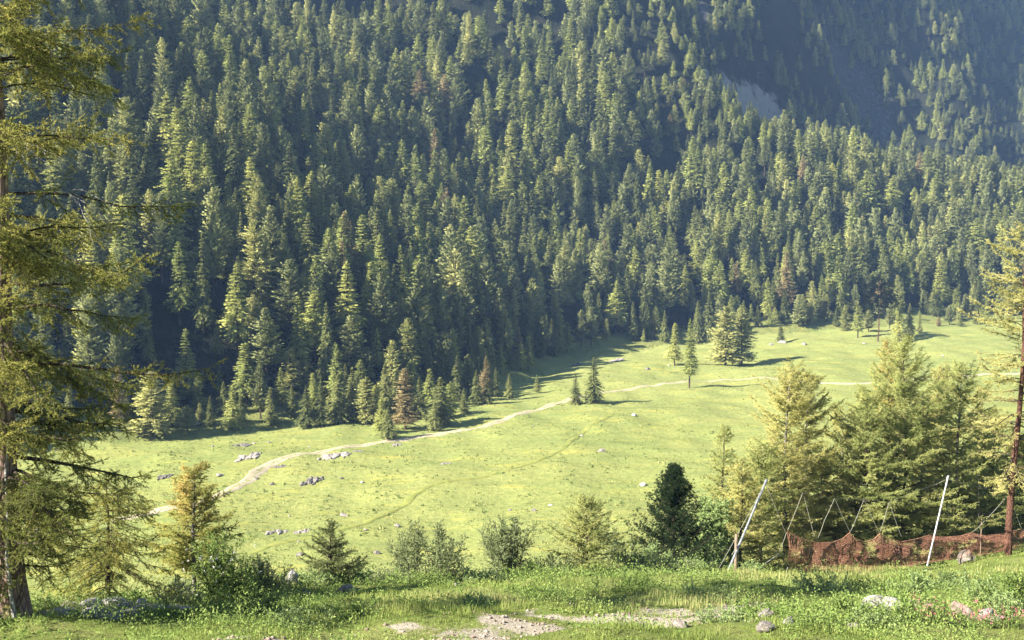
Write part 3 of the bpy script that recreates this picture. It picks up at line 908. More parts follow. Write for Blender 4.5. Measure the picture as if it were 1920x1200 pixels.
# ---------------------------------------------------------------- detailed conifers and bushes of the near bank
def curve_pts(P0, D0, L, sag, K, up=0.0, r=None, wob=0.0):
    """Batch of bending limbs: start P0 (n,3), direction D0, length L, sag (downward bend), upturned tip."""
    s = np.linspace(0, 1, K)
    P = P0[:, None] + D0[:, None] * (L[:, None] * s)[..., None]
    P[..., 2] += -(sag * L)[:, None] * s ** 2 + (up * L)[:, None] * s ** 4
    if wob and r is not None:
        w = np.cumsum(r.normal(0, 1, (len(L), K, 3)), 1) * (wob * L)[:, None, None] / K
        w[:, 0] = 0
        P = P + w
    return P
def along(P, t):
    """Point and tangent at t (m,) on each of m curves P (m,K,3)."""
    K = P.shape[1]
    f = np.clip(t, 0, 0.999) * (K - 1); i = f.astype(int); w = (f - i)[:, None]
    m = np.arange(len(t))
    a, b = P[m, i], P[m, i + 1]
    return a * (1 - w) + b * w, norm(b - a)

def larch(name, seed, H, r0, nb, reach, needle_mat, bark_mat, t0=0.1, e0=-10, e1=35, sag=0.25, up=0.12, tw_per_m=16, tw_len=0.42, hang=0.5,
          nd_per_m=70, nd_len=0.05, nd_w=0.016, lean=(0, 0), wob=0.05, shape=0.8, tip_bright=0.25, azr=None, flare=0.0, sub=0, S=8, top_tint=0.0, limb=0.30):
    """Trunk with limbs, and a crown of twigs set with needle tufts -> (trunk mesh, crown mesh)."""
    r = np.random.default_rng(seed)
    tr = Geo(); cr = Geo()
    z = np.linspace(-0.35, H, 16)
    f = np.clip(z / H, 0, 1)
    ax = np.stack([lean[0] * f ** 1.3 + 0.012 * H * np.sin(f * 7 + seed) * f, lean[1] * f ** 1.3 + 0.01 * H * np.sin(f * 5.3 + seed * 2) * f, z], -1)
    rad = r0 * (1 - f) ** 0.85 + 0.006
    rad = rad * (1 + flare * np.exp(-np.maximum(z, 0) / (0.5 * r0 * 4)))
    V, F = tubes(ax[None], rad[None], max(S, 8)); tr.add(V, F)
    t = np.sort(r.uniform(t0, 0.985, nb))
    az = (r.uniform(0, 2 * PI, nb) if azr is None else r.uniform(azr[0], azr[1], nb))
    L = reach * np.sqrt(np.maximum(1 - t, 0)) ** (2 * shape) * np.minimum(1, (t - t0 + 0.05) / 0.22) ** 0.5 * r.uniform(0.35, 1.2, nb) + 0.10
    el = np.radians(e0 + (e1 - e0) * t ** 1.4 + r.normal(0, 9, nb))
    D = np.stack([np.cos(az) * np.cos(el), np.sin(az) * np.cos(el), np.sin(el)], -1)
    ci = np.stack([np.interp(t * H, z, ax[:, k]) for k in range(3)], -1)
    B = curve_pts(ci, D, L, sag * r.uniform(0.5, 1.4, nb), 9, up * r.uniform(0.3, 1.5, nb), r, wob)
    br = np.interp(t * H, z, rad) * limb * (L / L.max()) ** 0.5 + 0.003
    V, F = tubes(B, br[:, None] * (1 - np.linspace(0, 0.86, 9))[None], 5); tr.add(V, F, 1)
    # twigs
    def twigs(Bp, BL, per_m, tl, hangv, tmin=0.12):
        n = np.maximum((BL * per_m * r.uniform(0.75, 1.25, len(BL))).astype(int), 2)
        bi = np.repeat(np.arange(len(BL)), n)
        ts = tmin + (0.995 - tmin) * r.uniform(0, 1, len(bi)) ** 0.85
        p, tg = along(Bp[bi], ts)
        lat = norm(np.cross(tg, np.array([0, 0, 1.0])))
        sd = r.choice([-1.0, 1.0], len(bi))[:, None]
        d = norm(lat * sd * r.uniform(0.5, 1.0, (len(bi), 1)) + tg * r.uniform(0.2, 0.9, (len(bi), 1)) + r.normal(0, 0.22, (len(bi), 3)) + np.array([0, 0, -1.0]) * hangv * r.uniform(-0.4, 1.3, (len(bi), 1)))
        l = tl * (1.05 - 0.55 * ts) * r.uniform(0.4, 1.3, len(bi)) * np.minimum(1, BL[bi] / 0.7)
        return curve_pts(p, d, l, np.full(len(bi), 0.15 * hangv), 4, 0.10, r, 0.05), l, bi
    Tp, Tl, bi = twigs(B, L, tw_per_m, tw_len, hang)
    bt = np.clip(0.45 + 0.2 * r.normal(size=nb), 0, 1)
    tt = bt[bi]
    if sub:
        Tp2, Tl2, bi2 = twigs(Tp, Tl, sub, tw_len * 0.40, hang * 0.6, 0.2)
        Tp = np.concatenate([Tp, Tp2]); Tl = np.concatenate([Tl, Tl2]); tt = np.concatenate([tt, tt[bi2]])
    # limb tips and the leader carry needles too
    Tp = np.concatenate([Tp, B[:, [5, 6, 7, 8]]]); Tl = np.concatenate([Tl, L * 0.4]); tt = np.concatenate([tt, bt])
    ld = ax[[12, 13, 14, 15]][None]; Tp = np.concatenate([Tp, ld]); Tl = np.concatenate([Tl, [H * 0.2]]); tt = np.concatenate([tt, [0.6]])
    V, F = tubes(Tp, 0.0035 * np.ones((len(Tl), 1)) * np.array([[1.2, 1.0, 0.8, 0.5]]) * (1 if H < 14 else 1.5), 3); cr.add(V, F, 1)
    n = np.maximum((Tl * nd_per_m).astype(int), 3)
    ti = np.repeat(np.arange(len(Tl)), n)
    ts = r.uniform(0.02, 1, len(ti))
    p, tg = along(Tp[ti], ts)
    d = norm(tg * r.uniform(0.1, 0.9, (len(ti), 1)) + rand_unit(r, len(ti)) * 0.85 + np.array([0, 0, 0.25]))
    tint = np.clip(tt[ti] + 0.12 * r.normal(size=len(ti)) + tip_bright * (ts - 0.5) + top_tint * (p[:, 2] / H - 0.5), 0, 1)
    V, F = needles(p, d, perp(d, r), nd_len * r.uniform(0.6, 1.3, len(ti)), np.full(len(ti), nd_w))
    axp = np.stack([np.interp(p[:, 2], z, ax[:, 0]), np.interp(p[:, 2], z, ax[:, 1])], -1)
    rd = np.zeros_like(p); rd[:, :2] = p[:, :2] - axp
    rd = norm(norm(rd) + np.array([0, 0, .45]))
    cr.add(V, F, 0, np.repeat(tint, 3), np.repeat(rd, 3, 0))
    return tr.mesh(name + "_trunk", [bark_mat, M['twig']], True), cr.mesh(name + "_crown", [needle_mat, M['twig']])

def bush(name, seed, H, W, ns, leaf, mat, per_m=58, ll=0.06, lw=0.032, up=0.9, bl=None, tw=15, barkm=None, density=1.0):
    """Leafy shrub: several stems that fork into twigs set with leaves -> (stem mesh, leaf mesh)."""
    r = np.random.default_rng(seed)
    st = Geo(); lf = Geo(); ns = int(ns * 1.5)
    az = r.uniform(0, 2 * PI, ns); base = np.stack([np.cos(az), np.sin(az), 0 * az], -1) * (W * 0.16 * r.uniform(0, 1, ns))[:, None]
    base[:, 2] = -0.08
    out = r.uniform(0.05, 1, ns) * W * 0.5
    top = np.stack([np.cos(az) * out, np.sin(az) * out, H * r.uniform(0.6, 1.0, ns) * (1 - 0.35 * (out / (W * .5)) ** 2)], -1)
    v = top - base; L = np.linalg.norm(v, axis=1)
    B = curve_pts(base, norm(v), L, np.full(ns, 0.06), 8, 0.0, r, 0.10)
    V, F = tubes(B, (0.004 + 0.007 * L)[:, None] * (1 - np.linspace(0, .8, 8))[None], 5); st.add(V, F)
    n = np.maximum((L * tw * r.uniform(.7, 1.3, ns)).astype(int), 3)
    bi = np.repeat(np.arange(ns), n); ts = 0.15 + 0.84 * r.uniform(0, 1, len(bi)) ** 0.8
    p, tg = along(B[bi], ts)
    d = norm(tg * r.uniform(.2, .9, (len(bi), 1)) + rand_unit(r, len(bi)) * .9 + np.array([0, 0, .25]))
    l = 0.21 * W * r.uniform(.4, 1.2, len(bi)) * (1.1 - .5 * ts)
    T = curve_pts(p, d, l, np.full(len(bi), .1), 4, 0, r, .08)
    V, F = tubes(T, np.full((len(l), 4), 0.003), 3); st.add(V, F)
    n = np.maximum((l * per_m * density).astype(int), 2)
    ti = np.repeat(np.arange(len(l)), n); ts = r.uniform(.05, 1, len(ti))
    p, tg = along(T[ti], ts)
    d = norm(tg * .5 + rand_unit(r, len(ti)) + np.array([0, 0, .15]))
    tint = np.clip(.5 + .18 * r.normal(size=len(l))[ti] + .1 * r.normal(size=len(ti)), 0, 1)
    Wd = norm(np.cross(d, np.array([0, 0, 1.0]) + r.normal(0, .7, d.shape)))
    V, F = kites(p, d, Wd, ll * r.uniform(.6, 1.3, len(ti)), lw * r.uniform(.7, 1.3, len(ti)), .5)
    lf.add(V, F, 0, np.repeat(tint, 4))
    return st.mesh(name + "_stem", [barkm or M['twig']], True), lf.mesh(name + "_leaf", [mat])

def plant(name, loc, meshes, label, cat, group=None, parts=("trunk", "crown"), rz=0.0, scale=None):
    o = thing(name, loc, label, cat, group, rz, scale)
    for p, me in zip(parts, meshes): obj(p, me, o)
    return o

# the old larch at the left border
LB = at_depth(17, 23.0)
big = larch("old_larch", 42, 15.5, 0.28, 128, 3.8, M['big_larch'], M['trunk_big'], t0=0.04, e0=-6, e1=30, sag=0.32, up=0.26, tw_per_m=20, tw_len=0.72, hang=0.8, limb=0.19, top_tint=.45,  # needle colour carries painted sun in the upper crown, painted shade below
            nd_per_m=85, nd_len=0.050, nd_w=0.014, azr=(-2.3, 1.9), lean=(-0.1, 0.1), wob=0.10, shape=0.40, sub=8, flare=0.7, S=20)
OLD = plant("old_larch_tree", LB, big, "old larch with thick reddish trunk and long drooping yellow-green branches at the left border", "larch")
# one more larch beyond the left border keeps the lower left of the bank in shade
dup(OLD, at_depth(-330, 22.0), "shorter old larch beyond the left border of the view", rz=2.6, scale=(.62, .62, .56))
def dead_stuff():
    r = np.random.default_rng(3)
    # the thin bleached stem running up against the trunk
    g = Geo()
    P = np.array([(0.30, -0.42, -0.2), (0.20, -0.36, 0.5), (0.14, -0.36, 1.2), (0.18, -0.38, 2.0), (0.16, -0.36, 2.9), (0.22, -0.34, 3.5)])
    V, F = tubes(P[None], np.array([[.05, .042, .036, .03, .022, .01]]), 7); g.add(V, F)
    obj("dead_stem", g.mesh("dead_stem", [M['deadwood']], True), OLD)
    for k, (px, py, dx, dz, L) in enumerate([(62, 270, .5, -.30, 1.15), (150, 365, .7, -.45, 1.2), (52, 700, .4, .5, .5), (58, 930, .45, .3, .45), (60, 995, .5, .2, .4), (150, 215, .05, -1, .5)]):
        x = (px - 960) / FPX * 23 - LB[0]; zz = (450 - py) / FPX * 23 - LB[2]
        g = Geo(); n = 7
        P0 = np.tile([x, -0.5, zz], (n, 1)); D = norm(np.array([dx, -.1, dz]) + r.normal(0, .28, (n, 3)))
        B = curve_pts(P0, D, L * r.uniform(.4, 1, n), np.full(n, .2), 7, 0, r, .25)
        V, F = tubes(B, np.full((n, 1), .007) * (1 - np.linspace(0, .8, 7))[None], 4); g.add(V, F)
        obj("dead_twig", g.mesh("dead_twig", [M['deadwood']], True), OLD)
dead_stuff()

# larches behind the orange net: pixel column, foot row, top row, distance, kind
def near_larch(px, py, top, depth, half_w, name, label, mat, barkm, seed, group="young larches on the edge of the bank", lean=0.0, **kw):
    p = at_depth(px, depth)
    dd = depth
    base_z = p[2]
    topz = (450 - top) / FPX * dd
    H = topz - base_z
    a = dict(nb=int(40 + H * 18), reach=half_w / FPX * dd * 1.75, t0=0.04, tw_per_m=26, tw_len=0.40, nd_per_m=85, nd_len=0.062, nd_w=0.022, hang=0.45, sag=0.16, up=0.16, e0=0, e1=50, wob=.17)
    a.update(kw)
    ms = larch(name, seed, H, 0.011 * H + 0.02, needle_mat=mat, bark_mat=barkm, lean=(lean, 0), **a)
    return plant("larch_tree", p, ms, label, "larch", group)
near_larch(1470, 1060, 690, 60, 82, "olive_larch", "bushy olive-yellow larch right behind the left slanted net pole", M['gold_larch'], M['trunk_grey'], 51, nb=270, shape=0.42)
near_larch(1508, 1055, 708, 62, 78, "second_olive_larch", "pale olive larch just right behind the bushy olive-yellow larch", M['gold_larch'], M['trunk_grey'], 63, nb=210, shape=0.45)
near_larch(1425, 1062, 842, 57, 66, "front_olive_larch", "shorter yellow-green larch at the left foot of the bushy olive-yellow larch", M['green_larch'], M['trunk'], 64, shape=0.45)
near_larch(1572, 1052, 770, 65, 70, "gap_larch", "pale larch in the gap between the olive pair and the dense group", M['gold_larch'], M['trunk_grey'], 65, nb=150, shape=0.5)
near_larch(1722, 1042, 745, 68, 70, "gap_larch", "light larch in the gap right of the large green larch", M['green_larch'], M['trunk_grey'], 66, nb=150, shape=0.5)
near_larch(1838, 1032, 735, 70, 64, "gap_larch", "light yellowish larch just left behind the tall reddish trunk", M['gold_larch'], M['trunk_grey'], 67, nb=150, shape=0.5)
near_larch(1350, 1065, 795, 58, 52, "sparse_larch", "thin dark green larch with sparse top between the dark pine and the olive-yellow larch", M['green_larch'], M['trunk'], 52, shape=0.7)
near_larch(1388, 1072, 872, 54, 58, "small_gold_larch", "low yellow larch in front of the thin dark green larch", M['gold_larch'], M['trunk'], 53, shape=0.6)
near_larch(1658, 1045, 632, 66, 62, "rusty_top_larch", "tall slim larch whose top has turned orange, middle of the group behind the net", M['rust_larch'], M['trunk_red'], 54, shape=0.7, top_tint=.9)
near_larch(1692, 1045, 642, 63, 105, "green_larch", "large green larch with dark stem beside the orange-topped larch", M['green_larch'], M['trunk'], 55, nb=240, shape=0.55)
near_larch(1622, 1052, 742, 61, 78, "dense_larch", "dense mid green larch at the left of the group behind the net", M['green_larch'], M['trunk'], 56, nb=220, shape=0.48)
near_larch(1752, 1040, 682, 71, 60, "blunt_larch", "yellowish larch with blunt top behind the large green larch", M['gold_larch'], M['trunk'], 57, shape=0.6)
near_larch(1792, 1035, 692, 66, 88, "pale_larch", "pale green larch with thin straight stem, left of the tall reddish trunk", M['green_larch'], M['trunk_grey'], 58, nb=190, shape=0.5)
near_larch(1858, 1030, 790, 69, 60, "shade_larch", "shaded green larch filling the gap beside the tall reddish trunk", M['green_larch'], M['trunk'], 59, shape=0.6)
near_larch(1535, 1050, 840, 64, 62, "low_larch", "low green larch between the olive-yellow larch and the dense group", M['green_larch'], M['trunk'], 60, shape=0.6)
# the tall sparse larch at the right border
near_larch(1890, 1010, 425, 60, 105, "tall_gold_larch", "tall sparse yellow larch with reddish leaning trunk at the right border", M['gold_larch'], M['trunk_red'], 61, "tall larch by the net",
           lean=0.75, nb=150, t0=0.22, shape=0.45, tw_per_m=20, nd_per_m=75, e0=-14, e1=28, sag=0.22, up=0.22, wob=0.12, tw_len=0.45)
near_larch(1925, 1010, 830, 72, 70, "dark_border_larch", "dark dense conifer behind the tall reddish trunk at the border", M['dark_pine'], M['trunk'], 62, shape=0.55, nb=240)

# bare dead stems between the larches
def snag(px, depth, top, w, label, seed):
    r = np.random.default_rng(seed)
    p = at_depth(px, depth); H = (450 - top) / FPX * depth - p[2]
    g = Geo(); z = np.linspace(-.3, H, 8)
    V, F = tubes(np.stack([.04 * np.sin(z), .03 * np.cos(z * 1.3), z], -1)[None], (w * (1 - z / H * .7))[None], 6); g.add(V, F)
    o = thing("dead_tree", p, label, "dead tree")
    b = g; n = 9
    az = r.uniform(0, 6.28, n)
    B = curve_pts(np.stack([0 * az, 0 * az, r.uniform(.25, .95, n) * H], -1), np.stack([np.cos(az), np.sin(az), r.uniform(-.2, .4, n)], -1), r.uniform(.3, .9, n), np.full(n, .1), 5, 0, r, .1)
    V, F = tubes(B, np.full((n, 1), .014) * (1 - np.linspace(0, .7, 5))[None], 4); b.add(V, F)
    obj("trunk", b.mesh("dead_trunk", [M['trunk_grey']], True), o)
snag(1832, 64, 885, .055, "bare grey dead stem between the pale larch and the tall reddish trunk", 1)
snag(1842, 67, 915, .045, "shorter bare dead stem close to the tall reddish trunk", 2)

# dark stone pine
def dense_pine(px, depth, top, half_w, label, seed):
    r = np.random.default_rng(seed)
    p = at_depth(px, depth); H = (450 - top) / FPX * depth - p[2]; W = half_w / FPX * depth
    o = thing("stone_pine_tree", p, label, "pine")
    tr = Geo(); z = np.linspace(-.3, H * .97, 9)
    V, F = tubes(np.stack([.03 * np.sin(z * 2), 0 * z, z], -1)[None], (.085 * (1 - z / H * .85))[None], 8); tr.add(V, F)
    W *= 1.6; nb = 300; t = np.sort(.01 + .97 * r.uniform(0, 1, nb) ** 1.35); az = r.uniform(0, 6.28, nb)
    L = W * 1.05 * np.clip((1 - t) / .85, 0, 1) ** .95 * np.minimum(1, (t + .3) / .4) * r.uniform(.55, 1.25, nb) + .12
    el = np.radians(5 + 45 * t)
    B = curve_pts(np.stack([0 * t, 0 * t, t * H], -1), np.stack([np.cos(az) * np.cos(el), np.sin(az) * np.cos(el), np.sin(el)], -1), L, np.full(nb, -.12), 6, .12, r, .06)
    V, F = tubes(B, np.full((nb, 1), .016) * (1 - np.linspace(0, .7, 6))[None], 5); tr.add(V, F)
    obj("trunk", tr.mesh("stone_pine_trunk", [M['trunk']], True), o)
    c = Geo(); per = 30; bi = np.repeat(np.arange(nb), per); ts = .25 + .75 * r.uniform(0, 1, len(bi)) ** .7
    q, tg = along(B[bi], ts); q = q + r.normal(0, .07, q.shape)
    k = 22; ci = np.repeat(np.arange(len(q)), k)
    d = norm(tg[ci] * .5 + rand_unit(r, len(ci)) + np.array([0, 0, .45]))
    tint = np.clip(.4 + .2 * r.normal(size=len(q))[ci] + .1 * r.normal(size=len(ci)), 0, 1)
    V, F = needles(q[ci], d, perp(d, r), r.uniform(.06, .12, len(ci)), np.full(len(ci), .012)); c.add(V, F, 0, np.repeat(tint, 3))
    obj("crown", c.mesh("stone_pine_crown", [M['dark_pine']]), o)
dense_pine(1262, 49.5, 880, 56, "dark green stone pine standing alone at the rim of the bank, denser than its neighbours", 9)

# left side: rusty young larch, saplings
near_larch(365, 1118, 882, 31.5, 60, "rusty_young_larch", "young larch with orange top and pale thin stem at the left of the meadow view", M['rust_larch'], M['trunk_grey'], 71, "young trees at the rim of the bank",
           top_tint=.7, t0=0.22, nb=110, shape=0.5, tw_per_m=36, tw_len=.34, nd_per_m=110, nd_len=.045, nd_w=.018)
near_larch(205, 1150, 905, 28.0, 95, "weeping_larch", "sparse drooping larch sapling under the old larch's branches", M['big_larch'], M['trunk'], 72, "young trees at the rim of the bank",
           nb=110, shape=0.35, tw_per_m=26, tw_len=.36, nd_per_m=95, nd_len=.042, nd_w=.014, e0=-20, e1=10, sag=.3, hang=.7)
near_larch(620, 1112, 985, 36, 50, "small_spruce", "small dark spruce sapling with open tiers between two pale rocks", M['sapling'], M['trunk'], 73, "young trees at the rim of the bank",
           nb=110, shape=0.85, tw_per_m=36, tw_len=.24, nd_per_m=120, nd_len=.040, nd_w=.018, e0=4, e1=45, sag=.08)
near_larch(1100, 1085, 948, 44, 56, "round_larch", "round olive larch sapling left of the dark stone pine", M['green_larch'], M['trunk'], 74, "young trees at the rim of the bank",
           nb=170, shape=0.5, tw_per_m=32, tw_len=.26, nd_per_m=110, nd_len=.045, nd_w=.018, e0=8, e1=55)

BP = ("stem", "foliage")
def near_bush(px, top, depth, half_w, label, mat, seed, ns=16, name="bush", ll=.06, lw=.034, group="bushes along the rim of the bank", **kw):
    p = at_depth(px, depth); H = max((450 - top) / FPX * depth - p[2], .25); W = 3.1 * half_w / FPX * depth
    return plant(name, p, bush(name, seed, H, W, ns, None, mat, ll=ll, lw=lw, **kw), label, "bush", group, BP)
near_bush(775, 962, 40, 38, "tall grey-green willow bush with reddish tips, left one of the joined pair", M['leaf'], 81, 14)
near_bush(826, 972, 39.5, 38, "grey-green willow bush, right one of the joined pair above the bright grass", M['leaf'], 82, 14)
near_bush(955, 952, 43, 48, "airy grey-green bush in the middle of the rim, left of the round larch sapling", M['leaf'], 83, 18)
near_bush(1165, 1000, 46, 36, "small willow bush between the round larch sapling and the dark stone pine", M['leaf'], 84, 12)
near_bush(1215, 1020, 47, 30, "low pale bush at the left foot of the dark stone pine", M['leaf_pale'], 85, 12)
near_bush(1318, 925, 53, 52, "tall light green leafy bush at the right of the dark stone pine", M['leaf_pale'], 86, 26, per_m=80, ll=.08, lw=.05)
near_bush(1290, 1020, 49, 45, "low light green bush in front of the tall light green leafy bush", M['leaf_pale'], 87, 18)
near_bush(412, 995, 30.5, 55, "green leafy shrub with white blossom below the orange-topped young larch", M['leaf_green'], 88, 22, ll=.05, lw=.032)
near_bush(492, 1050, 32.5, 50, "dim grey-green willow shrub in shade right of the blossoming shrub", M['leaf'], 89, 22, ll=.055, lw=.02)
near_bush(440, 1085, 30.0, 50, "low dark shrub in front of the dim grey-green willow shrub", M['leaf_green'], 90, 18)
near_bush(330, 1095, 28.8, 50, "low grey-green shrub at the foot of the orange-topped young larch", M['leaf'], 91, 16)
near_bush(700, 1070, 38, 42, "low open shrub with thin leaves left of the joined willow pair", M['leaf'], 92, 10, density=.6)
near_bush(655, 1060, 36.5, 30, "pale small shrub on the right of the small dark spruce sapling", M['leaf_pale'], 93, 9)
near_bush(1035, 1058, 43, 52, "low tangled shrub beneath the airy grey-green bush", M['leaf'], 94, 18)
near_bush(1060, 1080, 41.5, 44, "dark low shrub on the grass below the round larch sapling", M['leaf_green'], 95, 16, density=1.2)
near_bush(905, 1085, 40.5, 45, "low bush mixed with dry stalks under the airy grey-green bush", M['leaf_pale'], 96, 10, density=.7)
near_bush(1225, 1062, 45, 60, "spreading grey-green bush on the grass left of the left net pole", M['leaf'], 97, 22)
near_bush(1130, 1072, 43.5, 50, "spreading pale shrub between the round larch sapling and the net pole", M['leaf_pale'], 98, 16)
near_bush(250, 1120, 27.0, 40, "low shaded shrub by the stacked white stones", M['leaf_green'], 99, 14)
near_bush(80, 1130, 25.5, 36, "dark weeds right of the old larch trunk", M['leaf_green'], 100, 14, ll=.05)
near_bush(585, 1075, 35.0, 40, "low green weeds between the pale upright rock and the small dark spruce", M['leaf_pale'], 120, 14, name="herb", group="tall herbs along the rim")
near_bush(740, 1085, 38.5, 46, "low grey-green weeds at the feet of the left willow bush", M['leaf'], 121, 16, name="herb", group="tall herbs along the rim")
near_bush(865, 1082, 39.5, 40, "low pale weeds at the feet of the right willow bush", M['leaf_pale'], 122, 16, name="herb", group="tall herbs along the rim")
near_bush(985, 1075, 42.0, 44, "dense low green shrub beneath the right side of the airy bush", M['leaf_green'], 123, 18, group="bushes along the rim of the bank")
near_bush(1190, 1052, 46.0, 46, "rounded green shrub touching the dark stone pine's foot", M['leaf_green'], 124, 20, group="bushes along the rim of the bank")
near_bush(1275, 1058, 46.5, 44, "rounded pale shrub between the dark stone pine and the net pole", M['leaf_pale'], 125, 20, group="bushes along the rim of the bank")
near_bush(1395, 1062, 45.5, 30, "weeds at the foot of the wooden stake", M['leaf_pale'], 126, 10, name="herb", group="tall herbs along the rim")
WEEDS = [(660, 1150, 24.0, 44, 'leaf_green', "leafy weed clump at the bottom left of the gravel"), (480, 1140, 25.5, 60, 'leaf_green', "shaded leafy weeds below the dim willow shrub"), (380, 1150, 24.5, 60, 'leaf_green', "shaded leafy weeds in front of the stone heap's right end"), (560, 1165, 23.0, 50, 'leaf_pale', "sunlit yellow-green weeds at the bottom left of the gravel path"), (890, 1130, 28.0, 44, 'leaf_pale', "pale weeds on the bright grass above the gravel path"), (1180, 1110, 32.0, 60, 'leaf_green', "green weeds in the grass under the spreading grey-green bush"), (1330, 1120, 30.0, 56, 'leaf_pale', "pale weeds left above the gravel's right end"), (1510, 1140, 24.5, 44, 'leaf_green', "dense weeds between gravel end and big white boulder"), (1640, 1172, 22.0, 40, 'leaf_pale', "pale weeds in front of the big white boulder"), (1700, 1165, 22.5, 50, 'leaf_green', "dense dark weeds left of the pink alpine roses"), (1530, 1175, 21.3, 46, 'leaf_green', "dense weeds at the bottom edge under the small stone"), (1360, 1170, 22.0, 46, 'leaf_pale', "pale weeds at the bottom edge right of the flat pale stone"), (1885, 1120, 25.0, 40, 'leaf_pale', "tall pale herb at the right border above the pink flowers"), (1640, 1100, 33.0, 40, 'leaf_green', "green weeds on the slope above the big white boulder"), (1780, 1085, 35.0, 46, 'leaf_pale', "bright weeds on the slope below the right net pole"), (1010, 1120, 31.0, 50, 'leaf_green', "green weeds in the middle of the bright grass"), (780, 1110, 35.5, 50, 'leaf_green', "green weeds between the rim and the bright grass below the willow pair")]
for q, (px, top, dep, hw, mt, lab) in enumerate(WEEDS):
    near_bush(px, top, dep, hw, lab, M[mt], 140 + q, 16, name="herb", ll=.05, lw=.028, group="weeds in the foreground grass")
near_bush(1838, 1060, 30.0, 30, "tall bright green herb in the lower right near the reddish rock", M['leaf_pale'], 101, 9, name="herb", ll=.07, lw=.035, density=1.2, group="tall herbs in the foreground")
near_bush(1725, 1075, 32.0, 34, "bright leafy herb left of the reddish rock", M['leaf_pale'], 102, 9, name="herb", ll=.07, lw=.035, group="tall herbs in the foreground")
near_bush(1900, 1075, 27.5, 46, "broad bushy herb at the lower right border", M['leaf_green'], 103, 16, name="herb", group="tall herbs in the foreground")
near_bush(1560, 1095, 33.0, 52, "tuft of bright herbs on the slope under the orange net", M['leaf_pale'], 104, 16, name="herb", group="tall herbs in the foreground")
near_bush(1700, 1130, 26.0, 44, "dark low alpine shrub between the pale boulder and the reddish rock", M['leaf_green'], 105, 18, name="herb", group="tall herbs in the foreground")
near_bush(1440, 1150, 24.5, 60, "low green herbs beside the gravel at the bottom right", M['leaf_green'], 106, 18, name="herb", group="tall herbs in the foreground")
near_bush(1590, 1165, 23.0, 46, "low bushy herbs in front of the pale boulder", M['leaf_green'], 107, 16, name="herb", group="tall herbs in the foreground")

def blossoms():
    """White umbels on the shrub below the young larch belong to it."""
    o = next(x for x in SC.objects if x.get("label", "").startswith("green leafy shrub with white"))
    r = np.random.default_rng(4); g = Geo(); n = 46
    P = np.stack([r.normal(0, .45, n), r.normal(-.2, .4, n), r.uniform(.45, 1.5, n)], -1)
    k = 7; ci = np.repeat(np.arange(n), k); q = P[ci] + r.normal(0, .022, (n * k, 3))
    d = norm(rand_unit(r, n * k) * .6 + np.array([0, 0, .7])); V, F = kites(q, d, perp(d, r), np.full(n * k, .035), np.full(n * k, .03), .5)
    g.add(V, F, 0, .6); obj("blossom", g.mesh("white_blossom", [M['blossom']]), o)
blossoms()

# alpine roses, pink
def rose(px, depth, half_w, label, seed, n=150):
    p = at_depth(px, depth); W = 2 * half_w / FPX * depth
    o = plant("alpine_rose", p, bush("alpine_rose", seed, .32, W, 22, None, M['leaf_green'], ll=.045, lw=.018, tw=14), label, "flower", "pink alpine roses", BP)
    r = np.random.default_rng(seed); g = Geo()
    P = np.stack([r.uniform(-.5, .5, n) * W, r.uniform(-.3, .3, n) * W, r.uniform(.12, .34, n)], -1)
    k = 6; ci = np.repeat(np.arange(n), k); q = P[ci] + r.normal(0, .014, (n * k, 3))
    d = norm(rand_unit(r, n * k) * .7 + np.array([0, 0, .6])); V, F = kites(q, d, perp(d, r), np.full(n * k, .030), np.full(n * k, .024), .5)
    g.add(V, F, 0, np.repeat(r.uniform(.2, .9, n), k * 4)); obj("blossom", g.mesh("pink_blossom", [M['pink']]), o)
rose(1775, 22.4, 62, "pink flowering alpine rose left of the bottom right corner", 111, 42)
rose(1880, 22.2, 52, "pink flowering alpine rose closest to the bottom right corner", 112, 46)
rose(1745, 27.5, 38, "pink flowering alpine rose by the left side of the reddish rock", 113, 22)
rose(1860, 26.5, 34, "pink flowering alpine rose by the right side of the reddish rock", 114, 20)

# ---------------------------------------------------------------- rocks
def rock_mesh(name, seed, mat, sub=4, cuts=9, flat=1.0, rough=.10):
    import bmesh
    r = np.random.default_rng(seed)
    bm = bmesh.new(); bmesh.ops.create_icosphere(bm, subdivisions=sub, radius=1.0)
    V = np.array([v.co[:] for v in bm.verts]); Fc = np.array([[v.index for v in f.verts] for f in bm.faces]); bm.free()
    for _ in range(cuts):
        nrm = rand_unit(r, 1)[0]; d = r.uniform(.45, .85)
        k = V @ nrm; V = V - np.maximum(k - d, 0)[:, None] * nrm * .92
    fs = sines(seed, 12, .25, 1.4)
    V = V * (1 + rough * .5 * (fs(V[:, 0] + V[:, 2], V[:, 1] - V[:, 2] * .7)))[:, None]
    V[:, 2] *= flat
    g = Geo(); g.add(V, Fc)
    return g.mesh(name, [mat], False)
ROCKS = {}
def rock(p, size, label, cat="rock", mat='rock', seed=0, name="rock", group=None, rz=0.0, sink=.25):
    k = (mat, seed % 7)
    if k not in ROCKS: ROCKS[k] = rock_mesh("boulder_" + mat, 200 + seed % 7 + len(mat), M[mat], 4 if size[0] > .25 else 3)
    o = obj(name, ROCKS[k]); o.scale = size
    o.location = (p[0], p[1], p[2] + size[2] * .30); o.rotation_euler = (0, 0, rz)
    return tag(o, label, cat, group)
